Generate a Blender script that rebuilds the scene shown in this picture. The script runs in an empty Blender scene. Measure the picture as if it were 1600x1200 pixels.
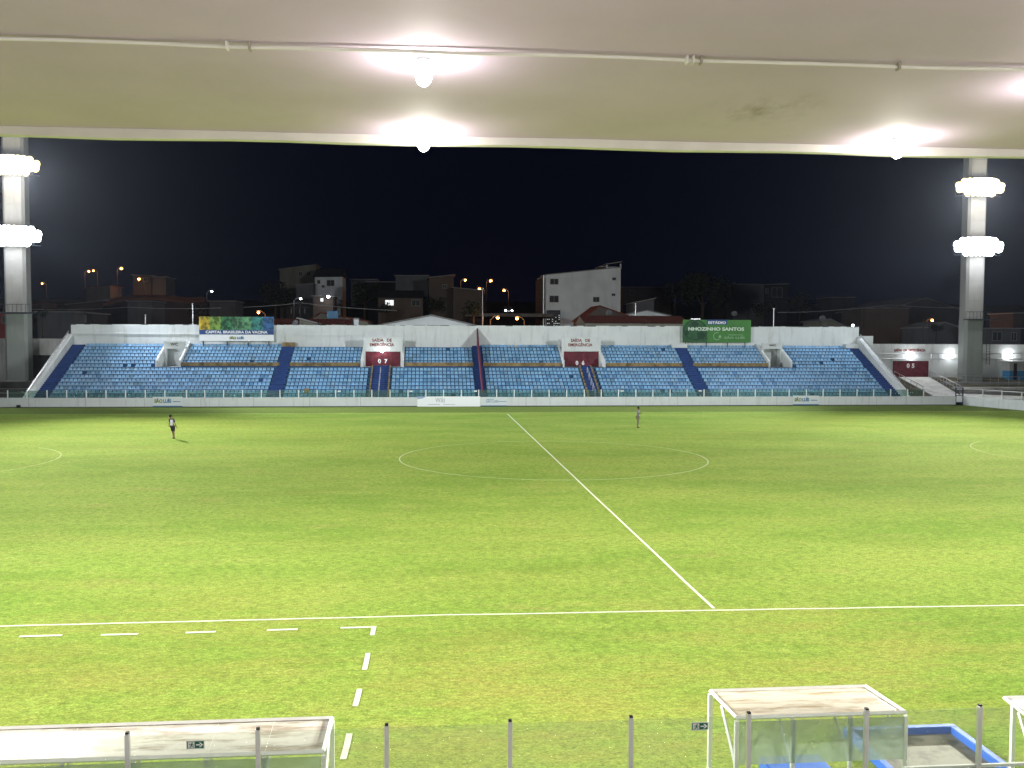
import bpy, bmesh, math, random
import numpy as np
from mathutils import Vector, Matrix
R = math.radians
rng = random.Random(7)
SC = bpy.context.scene
COL = SC.collection

# ------------------------------------------------------------------ camera
F_PX, YAW, PITCH, ROLL = 1476.3, 0.0894, -0.0471, 0.0036
CX, CY, CZ = -7.5, -56.44, 7.08
cd = bpy.data.cameras.new('camera'); cam = bpy.data.objects.new('camera', cd); COL.objects.link(cam)
cd.sensor_width = 36; cd.lens = F_PX / 1600 * 36; cd.clip_start = 0.1; cd.clip_end = 3000
_f = Vector((math.sin(YAW)*math.cos(PITCH), math.cos(YAW)*math.cos(PITCH), math.sin(PITCH)))
_r = Vector((math.cos(YAW), -math.sin(YAW), 0)); _u = _r.cross(_f)
_r2 = math.cos(ROLL)*_r + math.sin(ROLL)*_u; _u2 = -math.sin(ROLL)*_r + math.cos(ROLL)*_u
cam.matrix_world = Matrix((( _r2.x, _u2.x, -_f.x, CX), (_r2.y, _u2.y, -_f.y, CY), (_r2.z, _u2.z, -_f.z, CZ), (0, 0, 0, 1)))
SC.camera = cam
def ray(px, py):
    return _f + (px-800)/F_PX*_r2 - (py-600)/F_PX*_u2
def at(px, py, Y):                       # point of the plane y = Y seen there in the survey of the photograph
    d = ray(px, py); t = (Y-CY)/d.y
    return Vector((CX+t*d.x, Y, CZ+t*d.z))
def gp(px, py, z=0.0):
    d = ray(px, py); t = (z-CZ)/d.z
    return Vector((CX+t*d.x, CY+t*d.y, z))

# ------------------------------------------------------------------ world and exposure
w = bpy.data.worlds.new('World'); SC.world = w; w.use_nodes = True
nt = w.node_tree; bg = nt.nodes['Background']
bg.inputs['Color'].default_value = (0.08, 0.16, 0.75, 1); bg.inputs['Strength'].default_value = 0.006
SC.view_settings.view_transform = 'Standard'; SC.view_settings.look = 'None'
SC.view_settings.exposure = 0.0; SC.view_settings.gamma = 1.0
SC.cycles.max_bounces = 6; SC.cycles.diffuse_bounces = 3; SC.cycles.glossy_bounces = 3
SC.cycles.transmission_bounces = 6; SC.cycles.transparent_max_bounces = 12; SC.cycles.volume_bounces = 0
SC.cycles.sample_clamp_indirect = 4; SC.cycles.use_denoising = True
SC.cycles.caustics_reflective = False; SC.cycles.caustics_refractive = False

# floodlight positions (banks of lamps on the concrete pylons; the camera's side has unseen lamps only, without pylons)
PY_R = at(1515, 590, 55.0); PY_L = at(31, 595, 55.0)
def lamp(kind, name, loc, power, color, target=None, size=0.3, angle=150, blend=1.0, parent=None):
    d = bpy.data.lights.new(name, kind); d.energy = power; d.color = color
    if kind == 'SPOT':
        d.spot_size = R(angle); d.spot_blend = blend; d.shadow_soft_size = size
    else: d.shadow_soft_size = size
    o = bpy.data.objects.new(name, d); COL.objects.link(o)
    if parent: o.parent = parent; o.location = Vector(loc) - parent.location
    else: o.location = loc
    if target is not None:
        o.rotation_euler = (Vector(target)-Vector(loc)).to_track_quat('-Z', 'Y').to_euler()
    return o
COOL, WARM = (0.93, 0.97, 1.0), (1.0, 0.93, 0.80)
for P, sx in ((PY_R, 1), (PY_L, -1)):
    lamp('SPOT', 'floodlight_lower', (P.x-sx*1.0, P.y-2.2, 18.0), 260000, COOL, (sx*-24, 23, 0), 0.7, 50)
    lamp('SPOT', 'floodlight_upper', (P.x-sx*1.0, P.y-2.2, 25.2), 314000, WARM, (sx*3, -30, 0), 0.7, 60)
    lamp('SPOT', 'floodlight_side', (P.x-sx*3.0, P.y-2.6, 18.0), 42000 if sx < 0 else 22000, (0.82, 0.90, 1.0), (sx*22, 49, 3), 0.5, 74)
for P in (PY_R, PY_L):                       # stray light of the banks, which lights their own pylons
    for z, c in ((18.0, COOL), (25.2, WARM)): lamp('POINT', 'floodlight_spill', (P.x, P.y-4.2, z), 1500, c, size=1.0)
for sx in (-1, 1):
    lamp('SPOT', 'floodlight_near_lower', (sx*56, -31, 18.0), 112000, COOL, (sx*-19, -8, 0), 0.7, 120)
    lamp('SPOT', 'floodlight_near_upper', (sx*56, -31, 25.0), 172000, WARM, (sx*-31, -37, 0), 0.7, 60)
    lamp('SPOT', 'floodlight_near_stand', (sx*56, -31, 25.5), 115000, COOL, (sx*12, 56, 6), 0.7, 62)

# ------------------------------------------------------------------ materials
MATS = {}
def mat(name, col, rough=0.7, var=0.0, scale=4.0, stain=None, stain_amt=0.5, stain_scale=1.0, streak=False,
        bump=0.0, bump_scale=30, metal=0.0, spec=0.3, emit=None, emit_s=0.0, alpha=1.0, trans=0.0, ior=1.45, stain_lo=0.52, stain_hi=0.72):
    if name in MATS: return MATS[name]
    m = bpy.data.materials.new(name); m.use_nodes = True; n = m.node_tree.nodes; l = m.node_tree.links
    b = n['Principled BSDF']
    b.inputs['Roughness'].default_value = rough; b.inputs['Metallic'].default_value = metal
    b.inputs['Specular IOR Level'].default_value = spec; b.inputs['IOR'].default_value = ior
    b.inputs['Transmission Weight'].default_value = trans; b.inputs['Alpha'].default_value = alpha
    c = (col[0], col[1], col[2], 1); b.inputs['Base Color'].default_value = c
    tc = n.new('ShaderNodeTexCoord')
    src = None
    if var > 0:
        nz = n.new('ShaderNodeTexNoise'); nz.inputs['Scale'].default_value = scale; nz.inputs['Detail'].default_value = 6
        l.new(tc.outputs['Object'], nz.inputs['Vector'])
        mr = n.new('ShaderNodeMapRange'); mr.inputs['From Min'].default_value = 0.3; mr.inputs['From Max'].default_value = 0.7
        mr.inputs['To Min'].default_value = 1-var; mr.inputs['To Max'].default_value = 1+var
        l.new(nz.outputs['Fac'], mr.inputs['Value'])
        vm = n.new('ShaderNodeVectorMath'); vm.operation = 'SCALE'; vm.inputs[0].default_value = c[:3]
        l.new(mr.outputs['Result'], vm.inputs['Scale']); src = vm.outputs['Vector']
    if stain is not None:
        mp = n.new('ShaderNodeMapping'); l.new(tc.outputs['Object'], mp.inputs['Vector'])
        mp.inputs['Scale'].default_value = (1, 1, 0.12) if streak else (1, 1, 1)
        ns = n.new('ShaderNodeTexNoise'); ns.inputs['Scale'].default_value = stain_scale; ns.inputs['Detail'].default_value = 8
        ns.inputs['Roughness'].default_value = 0.7
        l.new(mp.outputs['Vector'], ns.inputs['Vector'])
        m2 = n.new('ShaderNodeMapRange'); m2.inputs['From Min'].default_value = stain_lo; m2.inputs['From Max'].default_value = stain_hi
        m2.inputs['To Max'].default_value = stain_amt; l.new(ns.outputs['Fac'], m2.inputs['Value'])
        mx = n.new('ShaderNodeMix'); mx.data_type = 'RGBA'; l.new(m2.outputs['Result'], mx.inputs['Factor'])
        mx.inputs['A'].default_value = c; mx.inputs['B'].default_value = (*stain, 1)
        if src: l.new(src, mx.inputs['A'])
        src = mx.outputs['Result']
    if src: l.new(src, b.inputs['Base Color'])
    if bump > 0:
        nb = n.new('ShaderNodeTexNoise'); nb.inputs['Scale'].default_value = bump_scale; nb.inputs['Detail'].default_value = 5
        l.new(tc.outputs['Object'], nb.inputs['Vector'])
        bp = n.new('ShaderNodeBump'); bp.inputs['Strength'].default_value = bump; bp.inputs['Distance'].default_value = 0.02
        l.new(nb.outputs['Fac'], bp.inputs['Height']); l.new(bp.outputs['Normal'], b.inputs['Normal'])
    if emit is not None:
        b.inputs['Emission Color'].default_value = (*emit, 1); b.inputs['Emission Strength'].default_value = emit_s
        m.cycles.emission_sampling = 'NONE'
    MATS[name] = m; return m

M_WALL = mat('white_painted_wall', (0.64, 0.665, 0.66), 0.8, 0.05, 0.8, (0.26, 0.25, 0.21), 0.6, 1.9, True, 0.15, 20, stain_lo=0.53, stain_hi=0.78)
M_WALL2 = mat('aged_wall', (0.50, 0.50, 0.48), 0.85, 0.10, 0.7, (0.13, 0.12, 0.10), 0.7, 0.9, True, 0.2, 20)
M_CONC = mat('concrete', (0.33, 0.33, 0.32), 0.85, 0.12, 0.6, (0.14, 0.14, 0.13), 0.5, 0.9, True, 0.3, 14)
M_DARKC = mat('dark_concrete', (0.10, 0.10, 0.095), 0.9, 0.3, 0.7, (0.03, 0.03, 0.025), 0.7, 0.8, False, 0.3, 10)
M_TER = mat('blue_terrace_paint', (0.035, 0.09, 0.19), 0.7, 0.18, 1.2, (0.05, 0.09, 0.13), 0.6, 2.0, False)
M_STAIR = mat('dark_blue_stair_paint', (0.02, 0.055, 0.19), 0.7, 0.2, 1.5, (0.03, 0.04, 0.07), 0.5, 2.2)
M_OCHRE = mat('ochre_paint', (0.30, 0.215, 0.10), 0.85, 0.25, 1.2, (0.06, 0.05, 0.035), 0.85, 1.6, False, stain_lo=.44, stain_hi=.66)
M_SEAT = mat('blue_seat_plastic', (0.20, 0.385, 0.585), 0.38, 0.24, 1.1, spec=0.5)
M_MAROON = mat('maroon_paint', (0.12, 0.018, 0.03), 0.55, 0.25, 1.5, (0.3, 0.12, 0.13), 0.35, 2.0)
M_LET = mat('maroon_lettering', (0.20, 0.03, 0.03), 0.7)
M_WHITE = mat('white_paint', (0.80, 0.80, 0.80), 0.5, 0.04, 3)
M_LINE = mat('pitch_line_paint', (0.78, 0.84, 0.66), 0.9, 0.12, 6, (0.22, 0.33, 0.06), 0.6, 9, stain_lo=0.5, stain_hi=0.75)
M_ALU = mat('aluminium', (0.55, 0.55, 0.56), 0.35, 0.05, 3, metal=0.8, spec=0.5)
M_BLK = mat('black_rubber', (0.02, 0.02, 0.02), 0.6)
M_DMET = mat('dark_metal', (0.04, 0.045, 0.06), 0.5, metal=0.3)
M_NAVY = mat('navy_metal', (0.03, 0.05, 0.12), 0.5)
M_DIRT = mat('bare_earth', (0.10, 0.085, 0.055), 0.95, 0.35, 0.8, (0.05, 0.07, 0.02), 0.7, 0.7, False, 0.5, 9)
M_RAMP = mat('worn_pale_concrete', (0.72, 0.72, 0.69), 0.85, 0.15, 0.7, (0.2, 0.2, 0.16), 0.6, 0.9, False, 0.3, 10)
M_TERRAIN = mat('dark_terrain', (0.05, 0.055, 0.035), 0.95, 0.4, 0.05)
M_BULB = mat('lamp_glow', (1, 1, 1), 0.5, emit=(0.95, 0.97, 1.0), emit_s=40)
M_FLC = mat('floodlight_cool_lens', (1, 1, 1), 0.4, emit=(0.90, 0.95, 1.0), emit_s=60)
M_FLW = mat('floodlight_warm_lens', (1, 1, 1), 0.4, emit=(1.0, 0.80, 0.32), emit_s=2.2)
M_SOD = mat('sodium_lamp_glow', (1, .5, .2), 0.5, emit=(1.0, 0.34, 0.09), emit_s=2.6)
M_LIT = mat('lit_window', (1, 1, 1), 0.5, emit=(0.95, 1.0, 1.0), emit_s=1.0)

for _x in list(M_SEAT.node_tree.links):      # seat fading varies over the stand, not within each seat's own coordinates
    if _x.from_node.type == 'TEX_COORD':
        _g = M_SEAT.node_tree.nodes.new('ShaderNodeNewGeometry'); _t = _x.to_socket; M_SEAT.node_tree.links.remove(_x); M_SEAT.node_tree.links.new(_g.outputs['Position'], _t); break
# ------------------------------------------------------------------ mesh helpers
class MB:
    def __init__(s): s.v = []; s.f = []
    def face(s, pts):
        i = len(s.v); s.v += [tuple(p) for p in pts]; s.f.append(tuple(range(i, i+len(pts))))
    def box(s, a, b):
        x0, y0, z0 = [min(p, q) for p, q in zip(a, b)]; x1, y1, z1 = [max(p, q) for p, q in zip(a, b)]
        s.hexa([(x0,y0,z0),(x1,y0,z0),(x1,y1,z0),(x0,y1,z0)], [(x0,y0,z1),(x1,y0,z1),(x1,y1,z1),(x0,y1,z1)])
    def hexa(s, lo, hi):
        i = len(s.v); s.v += [tuple(p) for p in lo] + [tuple(p) for p in hi]; n = len(lo)
        s.f.append(tuple(i+k for k in reversed(range(n)))); s.f.append(tuple(i+n+k for k in range(n)))
        for k in range(n):
            j = (k+1) % n; s.f.append((i+k, i+j, i+n+j, i+n+k))
    def tube(s, a, b, r0, r1=None, n=8, cap=True):
        a = Vector(a); b = Vector(b); r1 = r0 if r1 is None else r1
        d = (b-a); q = d.to_track_quat('Z', 'Y'); i = len(s.v)
        for P, r in ((a, r0), (b, r1)):
            for k in range(n):
                t = 2*math.pi*k/n; s.v.append(tuple(P + q @ Vector((r*math.cos(t), r*math.sin(t), 0))))
        for k in range(n):
            j = (k+1) % n; s.f.append((i+k, i+j, i+n+j, i+n+k))
        if cap:
            s.f.append(tuple(i+k for k in reversed(range(n)))); s.f.append(tuple(i+n+k for k in range(n)))
    def ball(s, c, r, nu=10, nv=6, sx=1, sy=1, sz=1):
        i = len(s.v); c = Vector(c)
        for a in range(1, nv):
            th = math.pi*a/nv
            for k in range(nu):
                ph = 2*math.pi*k/nu
                s.v.append((c.x+sx*r*math.sin(th)*math.cos(ph), c.y+sy*r*math.sin(th)*math.sin(ph), c.z+sz*r*math.cos(th)))
        s.v.append((c.x, c.y, c.z+sz*r)); top = len(s.v)-1
        s.v.append((c.x, c.y, c.z-sz*r)); bot = len(s.v)-1
        for a in range(nv-2):
            for k in range(nu):
                j = (k+1) % nu; p = i+a*nu; q = p+nu
                s.f.append((p+k, q+k, q+j, p+j))
        for k in range(nu):
            j = (k+1) % nu; s.f.append((top, i+k, i+j)); s.f.append((bot, i+(nv-2)*nu+j, i+(nv-2)*nu+k))
    def prism(s, pts, d):                 # polygon pts swept by vector d
        d = Vector(d); s.hexa(pts, [Vector(p)+d for p in pts])
    def merge(s, v, f):
        i = len(s.v); s.v += [tuple(p) for p in v]; s.f += [tuple(i+k for k in q) for q in f]
    def build(s, name, m, parent=None, smooth=False, bevel=0.0):
        me = bpy.data.meshes.new(name); me.from_pydata(s.v, [], s.f); me.update()
        bm = bmesh.new(); bm.from_mesh(me); bmesh.ops.remove_doubles(bm, verts=bm.verts, dist=1e-5); bmesh.ops.recalc_face_normals(bm, faces=bm.faces); bm.to_mesh(me); bm.free()
        return link(name, me, m, parent, smooth, bevel)
def link(name, me, m, parent=None, smooth=False, bevel=0.0):
    o = bpy.data.objects.new(name, me); COL.objects.link(o)
    if m: me.materials.append(m)
    if smooth: me.polygons.foreach_set('use_smooth', [True]*len(me.polygons))
    if bevel:
        b = o.modifiers.new('bevel', 'BEVEL'); b.width = bevel; b.segments = 2; b.limit_method = 'ANGLE'
    if parent:
        o.parent = parent; base = parent
        while base is not None:            # meshes are written in world coordinates
            o.location = o.location - base.location if base.parent is None else o.location
            base = base.parent
        if parent.parent is not None: o.location = (0, 0, 0)
    return o
def tag(o, label=None, cat=None, group=None, kind=None):
    if label: o['label'] = label
    if cat: o['category'] = cat
    if group: o['group'] = group
    if kind: o['kind'] = kind
    return o
def thing(name, loc, label, cat, group=None):
    o = bpy.data.objects.new(name, None); COL.objects.link(o); o.location = loc; o.empty_display_size = 0.2
    return tag(o, label, cat, group)
def struct(o): return tag(o, kind='structure')
def text_mesh(txt, size, extr=0.004, bold=0.0, align='CENTER', italic=0.0, sx=1.0):
    c = bpy.data.curves.new('lettering', 'FONT'); c.body = txt; c.size = size; c.extrude = extr; c.offset = bold
    c.align_x = align; c.align_y = 'CENTER'; c.shear = italic; c.resolution_u = 3
    o = bpy.data.objects.new('lettering', c); COL.objects.link(o)
    dg = bpy.context.evaluated_depsgraph_get(); dg.update()
    me = bpy.data.meshes.new_from_object(o.evaluated_get(dg))
    COL.objects.unlink(o); bpy.data.objects.remove(o)
    for v in me.vertices: v.co.x *= sx
    return me
def lettering(txt, size, loc, m, parent, rotz=0.0, bold=0.01, extr=0.01, italic=0.0, width=None, name='lettering'):
    me = text_mesh(txt, size, extr, bold, 'CENTER', italic)
    if width:
        xs = [v.co.x for v in me.vertices]; k = width/(max(xs)-min(xs)); c = (max(xs)+min(xs))/2
        for v in me.vertices: v.co.x = (v.co.x-c)*k
    rot = Matrix.Rotation(rotz, 4, 'Z') @ Matrix.Rotation(R(90), 4, 'X')
    me.transform(Matrix.Translation(Vector(loc)) @ rot)
    me.materials.clear()
    return link(name, me, m, parent)


# ================================================================== SETTING: ground, pitch, lines
def node_grass():
    m = bpy.data.materials.new('mown_grass'); m.use_nodes = True; n = m.node_tree.nodes; l = m.node_tree.links
    b = n['Principled BSDF']; b.inputs['Roughness'].default_value = 1.0; b.inputs['Specular IOR Level'].default_value = 0.04
    tc = n.new('ShaderNodeTexCoord')
    def noise(scale, detail=6, rough=0.6, sc=(1, 1, 1)):
        mp = n.new('ShaderNodeMapping'); mp.inputs['Scale'].default_value = sc; l.new(tc.outputs['Object'], mp.inputs['Vector'])
        z = n.new('ShaderNodeTexNoise'); z.inputs['Scale'].default_value = scale; z.inputs['Detail'].default_value = detail
        z.inputs['Roughness'].default_value = rough; l.new(mp.outputs['Vector'], z.inputs['Vector']); return z.outputs['Fac']
    def rng_(v, a, b_, c, d):
        r = n.new('ShaderNodeMapRange'); l.new(v, r.inputs['Value'])
        for k, x in zip(('From Min', 'From Max', 'To Min', 'To Max'), (a, b_, c, d)): r.inputs[k].default_value = x
        return r.outputs['Result']
    def mix(f, A, B):
        x = n.new('ShaderNodeMix'); x.data_type = 'RGBA'; l.new(f, x.inputs['Factor'])
        for k, q in (('A', A), ('B', B)):
            if isinstance(q, tuple): x.inputs[k].default_value = (*q, 1)
            else: l.new(q, x.inputs[k])
        return x.outputs['Result']
    base = mix(rng_(noise(0.10, 8, 0.65, (0.6, 1.4, 1)), 0.38, 0.62, 0, 1), (0.215, 0.345, 0.052), (0.315, 0.435, 0.082))
    base = mix(rng_(noise(0.9, 8, 0.75, (0.7, 1, 1)), 0.50, 0.74, 0, 0.75), base, (0.40, 0.46, 0.11))
    base = mix(rng_(noise(3.2, 8, 0.8), 0.47, 0.68, 0, 0.8), base, (0.115, 0.205, 0.030))
    base = mix(rng_(noise(0.32, 8, 0.75, (0.5, 1.6, 1)), 0.57, 0.72, 0, 0.65), base, (0.36, 0.31, 0.11))
    sp = n.new('ShaderNodeSeparateXYZ'); l.new(tc.outputs['Object'], sp.inputs[0])
    wear = n.new('ShaderNodeMath'); wear.operation = 'MULTIPLY'; l.new(rng_(noise(.22, 9, .75, (.45, 1.3, 1)), .46, .64, 0, 1), wear.inputs[0]); l.new(rng_(sp.outputs['Y'], -29, -34, .25, .8), wear.inputs[1])
    base = mix(wear.outputs[0], base, (.355, .345, .085))
    dk = n.new('ShaderNodeMath'); dk.operation = 'MULTIPLY'; l.new(rng_(noise(.16, 9, .8, (.5, 1.5, 1)), .50, .66, 0, 1), dk.inputs[0]); l.new(rng_(sp.outputs['Y'], -20, -34, .28, .55), dk.inputs[1])
    base = mix(dk.outputs[0], base, (.16, .25, .035))
    ay = n.new('ShaderNodeMath'); ay.operation = 'MULTIPLY_ADD'; l.new(noise(.5, 4, .7), ay.inputs[0]); ay.inputs[1].default_value = 1.2; l.new(sp.outputs['Y'], ay.inputs[2])
    base = mix(rng_(ay.outputs[0], 35.2, 35.6, 0, .75), base, (.12, .16, .042))
    fine = rng_(noise(26, 6, 0.9, (.7, 1, 1)), 0.34, 0.66, 0.40, 1.60)
    fine2 = rng_(noise(9, 5, 0.85, (.6, 1.2, 1)), 0.34, 0.66, 0.62, 1.38)
    mm = n.new('ShaderNodeMath'); mm.operation = 'MULTIPLY'; l.new(fine, mm.inputs[0]); l.new(fine2, mm.inputs[1])
    vm = n.new('ShaderNodeVectorMath'); vm.operation = 'SCALE'; l.new(base, vm.inputs[0]); l.new(mm.outputs[0], vm.inputs['Scale'])
    l.new(vm.outputs['Vector'], b.inputs['Base Color'])
    bp = n.new('ShaderNodeBump'); bp.inputs['Strength'].default_value = 0.8; bp.inputs['Distance'].default_value = 0.035
    ad = n.new('ShaderNodeMath'); ad.operation = 'ADD'; l.new(noise(22, 5, 0.8), ad.inputs[0]); l.new(noise(5, 5, 0.7), ad.inputs[1])
    l.new(ad.outputs[0], bp.inputs['Height']); l.new(bp.outputs['Normal'], b.inputs['Normal'])
    return m
M_GRASS = node_grass()
Y_WALL = 43.08
def terr(y):                               # height of the town's hillside behind the ground
    if y < 60: return 1.6
    return 1.6 + (y-60)*0.045 + max(0, y-140)*0.02
# pitch
mb = MB(); nx, ny = 40, 30
xs = [-95+190*i/nx for i in range(nx+1)]; ys = [-47+(Y_WALL+47)*j/ny for j in range(ny+1)]
for j in range(ny):
    for i in range(nx):
        mb.face([(xs[i], ys[j], 0), (xs[i+1], ys[j], 0), (xs[i+1], ys[j+1], 0), (xs[i], ys[j+1], 0)])
struct(mb.build('pitch_grass', M_GRASS))
mb = MB()
ylist = [-140, -47, 10, 57.5, 60] + [60+20*k for k in range(1, 24)]
xl = [-700, -400, -200, -95, 0, 95, 200, 400, 700]
def gz(y): return terr(y)-0.02 if y >= 60 else -0.35
for a, b in zip(ylist, ylist[1:]):
    for c, d in zip(xl, xl[1:]):
        mb.face([(c, a, gz(a)), (d, a, gz(a)), (d, b, gz(b)), (c, b, gz(b))])
struct(mb.build('hillside_ground', M_TERRAIN))

def strip(mb, pts, wd, z=0.006, closed=False):
    n = len(pts); L = []
    for i, p in enumerate(pts):
        a = pts[i-1] if (i > 0 or closed) else p; b = pts[(i+1) % n] if (i < n-1 or closed) else p
        t = Vector((b[0]-a[0], b[1]-a[1], 0)).normalized(); nn = Vector((-t.y, t.x, 0))*wd/2
        L.append((Vector((p[0], p[1], z))+nn, Vector((p[0], p[1], z))-nn))
    for i in range(n if closed else n-1):
        j = (i+1) % n; mb.face([L[i][0], L[i][1], L[j][1], L[j][0]])
a = gp(0, 978.5); m_ = gp(700, 961); c = gp(1600, 945.5)
tl = [a+(a-m_).normalized()*30] + [a.lerp(m_, k/12) for k in range(13)] + [m_.lerp(c, k/12) for k in range(1, 13)] + [c+(c-m_).normalized()*30]
tl = [(p.x, p.y+rng.uniform(-.02, .02)) for p in tl]
mb = MB(); strip(mb, tl, 0.085); struct(mb.build('near_touchline', M_LINE))
mb = MB(); p0 = gp(1115, 951); p1 = gp(793, 647)
strip(mb, [(p0.lerp(p1, k/24).x+rng.uniform(-.012, .012), p0.lerp(p1, k/24).y) for k in range(25)], 0.088, 0.008)
struct(mb.build('halfway_line', M_LINE))
M_FAINT = mat('faint_line_paint', (0.42, 0.50, 0.16), 0.9, 0.2, 3)
mb = MB(); strip(mb, [(9.15*math.cos(t*math.pi/60), -0.35+9.15*math.sin(t*math.pi/60)) for t in range(120)], 0.08, 0.006, True)
struct(mb.build('centre_circle_line', mat('circle_line_paint', (.50, .60, .30), .9, .2, 3)))
for cx, s in ((-38.2, 1), (37.0, -1)):
    mb = MB(); strip(mb, [(cx+s*9.15*math.cos(t*R(52)/12), -0.4+9.15*math.sin(t*R(52)/12)) for t in range(-12, 13)], 0.08, 0.006)
    struct(mb.build('penalty_arc_line', M_FAINT))
mb = MB(); strip(mb, [(-60, 34.3), (60, 34.3)], 0.10, 0.006); struct(mb.build('far_touchline', M_FAINT))
mb = MB()
for (x0, y0, x1, y1) in ((30, 995, 97, 993), (158, 992.5, 216, 991), (290, 989, 337, 987.5), (417, 985, 465, 983.5), (532, 981.5, 588, 980),
                         (584, 981, 581.5, 993), (575, 1021, 569.5, 1047), (562, 1077, 555, 1104), (546, 1147, 536, 1187), (527, 1225, 517, 1262)):
    a, b = gp(x0, y0), gp(x1, y1); mid = a.lerp(b, .5)
    strip(mb, [(a.x, a.y), (mid.x+rng.uniform(-.01, .01), mid.y), (b.x, b.y)], 0.11, 0.010)
struct(mb.build('technical_area_line', M_LINE))

# ================================================================== FAR PERIMETER WALL AND ITS GLASS FENCE
WT = 0.98
xr = at(1493, 634, Y_WALL).x; xl_ = -62.0
xr2 = at(1505, 634, Y_WALL).x
t = thing('perimeter_wall', (0, Y_WALL, 0), 'long low white wall running along the far edge of the pitch', 'wall')
mb = MB(); mb.box((xl_, Y_WALL, -0.3), (xr, Y_WALL+0.22, WT)); mb.build('wall', M_WALL, t)
mb = MB(); mb.box((xl_, Y_WALL-0.012, -0.02), (xr, Y_WALL-0.001, 0.07)); mb.build('dark_base_strip', M_DARKC, t)  # thin dark strip along the foot of the wall
for k in range(19):
    x = xl_+3+k*5.6+rng.uniform(-.3, .3)
    if x < xr-.5: mb = MB(); mb.box((x, Y_WALL-.006, 0.08), (x+.035, Y_WALL-.0005, WT-.01)); mb.build('expansion_joint', M_CONC, t)
mb = MB(); q = gp(1640, 645)
pts = [(xr2, Y_WALL), (xr2, Y_WALL+.22), (q.x, q.y+.22), (q.x, q.y)]
mb.hexa([(x, y, -.3) for x, y in pts], [(x, y, WT+.03) for x, y in pts]); o = mb.build('perimeter_wall', M_WALL)
tag(o, 'low white wall angling toward the pitch right of the navy gate', 'wall')
# gate
t = thing('pitch_gate', (xr, Y_WALL, 0), 'narrow navy metal gate between the two low white walls', 'gate')
mb = MB()
for x in (xr+.04, xr2-.04): mb.box((x-.05, Y_WALL+.02, 0), (x+.05, Y_WALL+.12, 1.95))
for z in (.30, 1.05, 1.9): mb.box((xr+.09, Y_WALL+.03, z-.04), (xr2-.09, Y_WALL+.11, z+.04))
mb.build('gate_frame', M_NAVY, t)
mb = MB(); mb.box((xr+.09, Y_WALL+.06, .34), (xr2-.09, Y_WALL+.08, 1.01)); mb.build('gate_panel', M_WHITE, t)
# fence on the wall
M_PGLASS = bpy.data.materials.new('tinted_fence_glass'); M_PGLASS.use_nodes = True
def thin_glass(m, tint, gloss=0.06, rough=0.05, alpha=None, diff=None, dfac=0.0):
    n = m.node_tree.nodes; l = m.node_tree.links; n.clear()
    out = n.new('ShaderNodeOutputMaterial'); tr = n.new('ShaderNodeBsdfTransparent'); tr.inputs['Color'].default_value = (*tint, 1)
    gl = n.new('ShaderNodeBsdfGlossy'); gl.inputs['Roughness'].default_value = rough
    mx = n.new('ShaderNodeMixShader'); mx.inputs['Fac'].default_value = gloss
    l.new(tr.outputs[0], mx.inputs[1]); l.new(gl.outputs[0], mx.inputs[2]); cur = mx
    if diff:
        df = n.new('ShaderNodeBsdfDiffuse'); df.inputs['Color'].default_value = (*diff, 1)
        tl_ = n.new('ShaderNodeBsdfTranslucent'); tl_.inputs['Color'].default_value = (*diff, 1)
        m0 = n.new('ShaderNodeMixShader'); l.new(df.outputs[0], m0.inputs[1]); l.new(tl_.outputs[0], m0.inputs[2])
        tc = n.new('ShaderNodeTexCoord'); nz = n.new('ShaderNodeTexNoise'); nz.inputs['Scale'].default_value = 1.6; nz.inputs['Detail'].default_value = 8
        l.new(tc.outputs['Object'], nz.inputs['Vector'])
        mr = n.new('ShaderNodeMapRange'); mr.inputs['From Min'].default_value = .3; mr.inputs['From Max'].default_value = .7
        mr.inputs['To Min'].default_value = dfac*.5; mr.inputs['To Max'].default_value = min(1, dfac*1.5); l.new(nz.outputs['Fac'], mr.inputs['Value'])
        m2 = n.new('ShaderNodeMixShader'); l.new(mr.outputs['Result'], m2.inputs['Fac'])
        l.new(cur.outputs[0], m2.inputs[1]); l.new(m0.outputs[0], m2.inputs[2]); cur = m2
    l.new(cur.outputs[0], out.inputs['Surface'])
thin_glass(M_PGLASS, (0.74, 0.84, 0.80), 0.04, 0.1, diff=(0.35, 0.5, 0.45), dfac=0.08)
t = thing('glass_fence', (0, Y_WALL+.11, WT), 'glass fence with white posts standing on the far low wall', 'fence')
yf = Y_WALL+.11; PX = []
x = at(12, 615, yf).x
PX.append(x); PX.append(at(42, 615, yf).x)
for px in [73.5+30.7*k for k in range(0, 7)] + [291.5, 320, 349.5, 379, 408.5, 437.5, 466.7, 495.5, 524.5, 553, 581, 609.5, 637.5, 665.5, 693, 721, 748, 776, 803.5, 830.7, 858, 885.5, 913, 939.5, 966.5, 993.5, 1020, 1047, 1073.5, 1100, 1127, 1153, 1180, 1206.5, 1233, 1260, 1286, 1312.5, 1339, 1365, 1391.5, 1418, 1443]:
    PX.append(at(px, 615, yf).x)
for x in PX:
    mb = MB(); mb.box((x-.045, yf-.04, WT), (x+.045, yf+.04, 1.77)); mb.build('post', M_WHITE, t)
for a, b in zip(PX, PX[1:]):
    mb = MB(); mb.box((a+.05, yf-.006, WT+.03), (b-.05, yf+.006, 1.72)); mb.build('glass_pane', M_PGLASS, t)
for px in (530, 642, 743, 972, 1094):
    x = at(px, 609, yf).x; mb = MB(); mb.box((x-.16, yf-.035, 1.55), (x+.16, yf-.012, 1.68)); mb.build('notice', M_WHITE, t)
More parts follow.
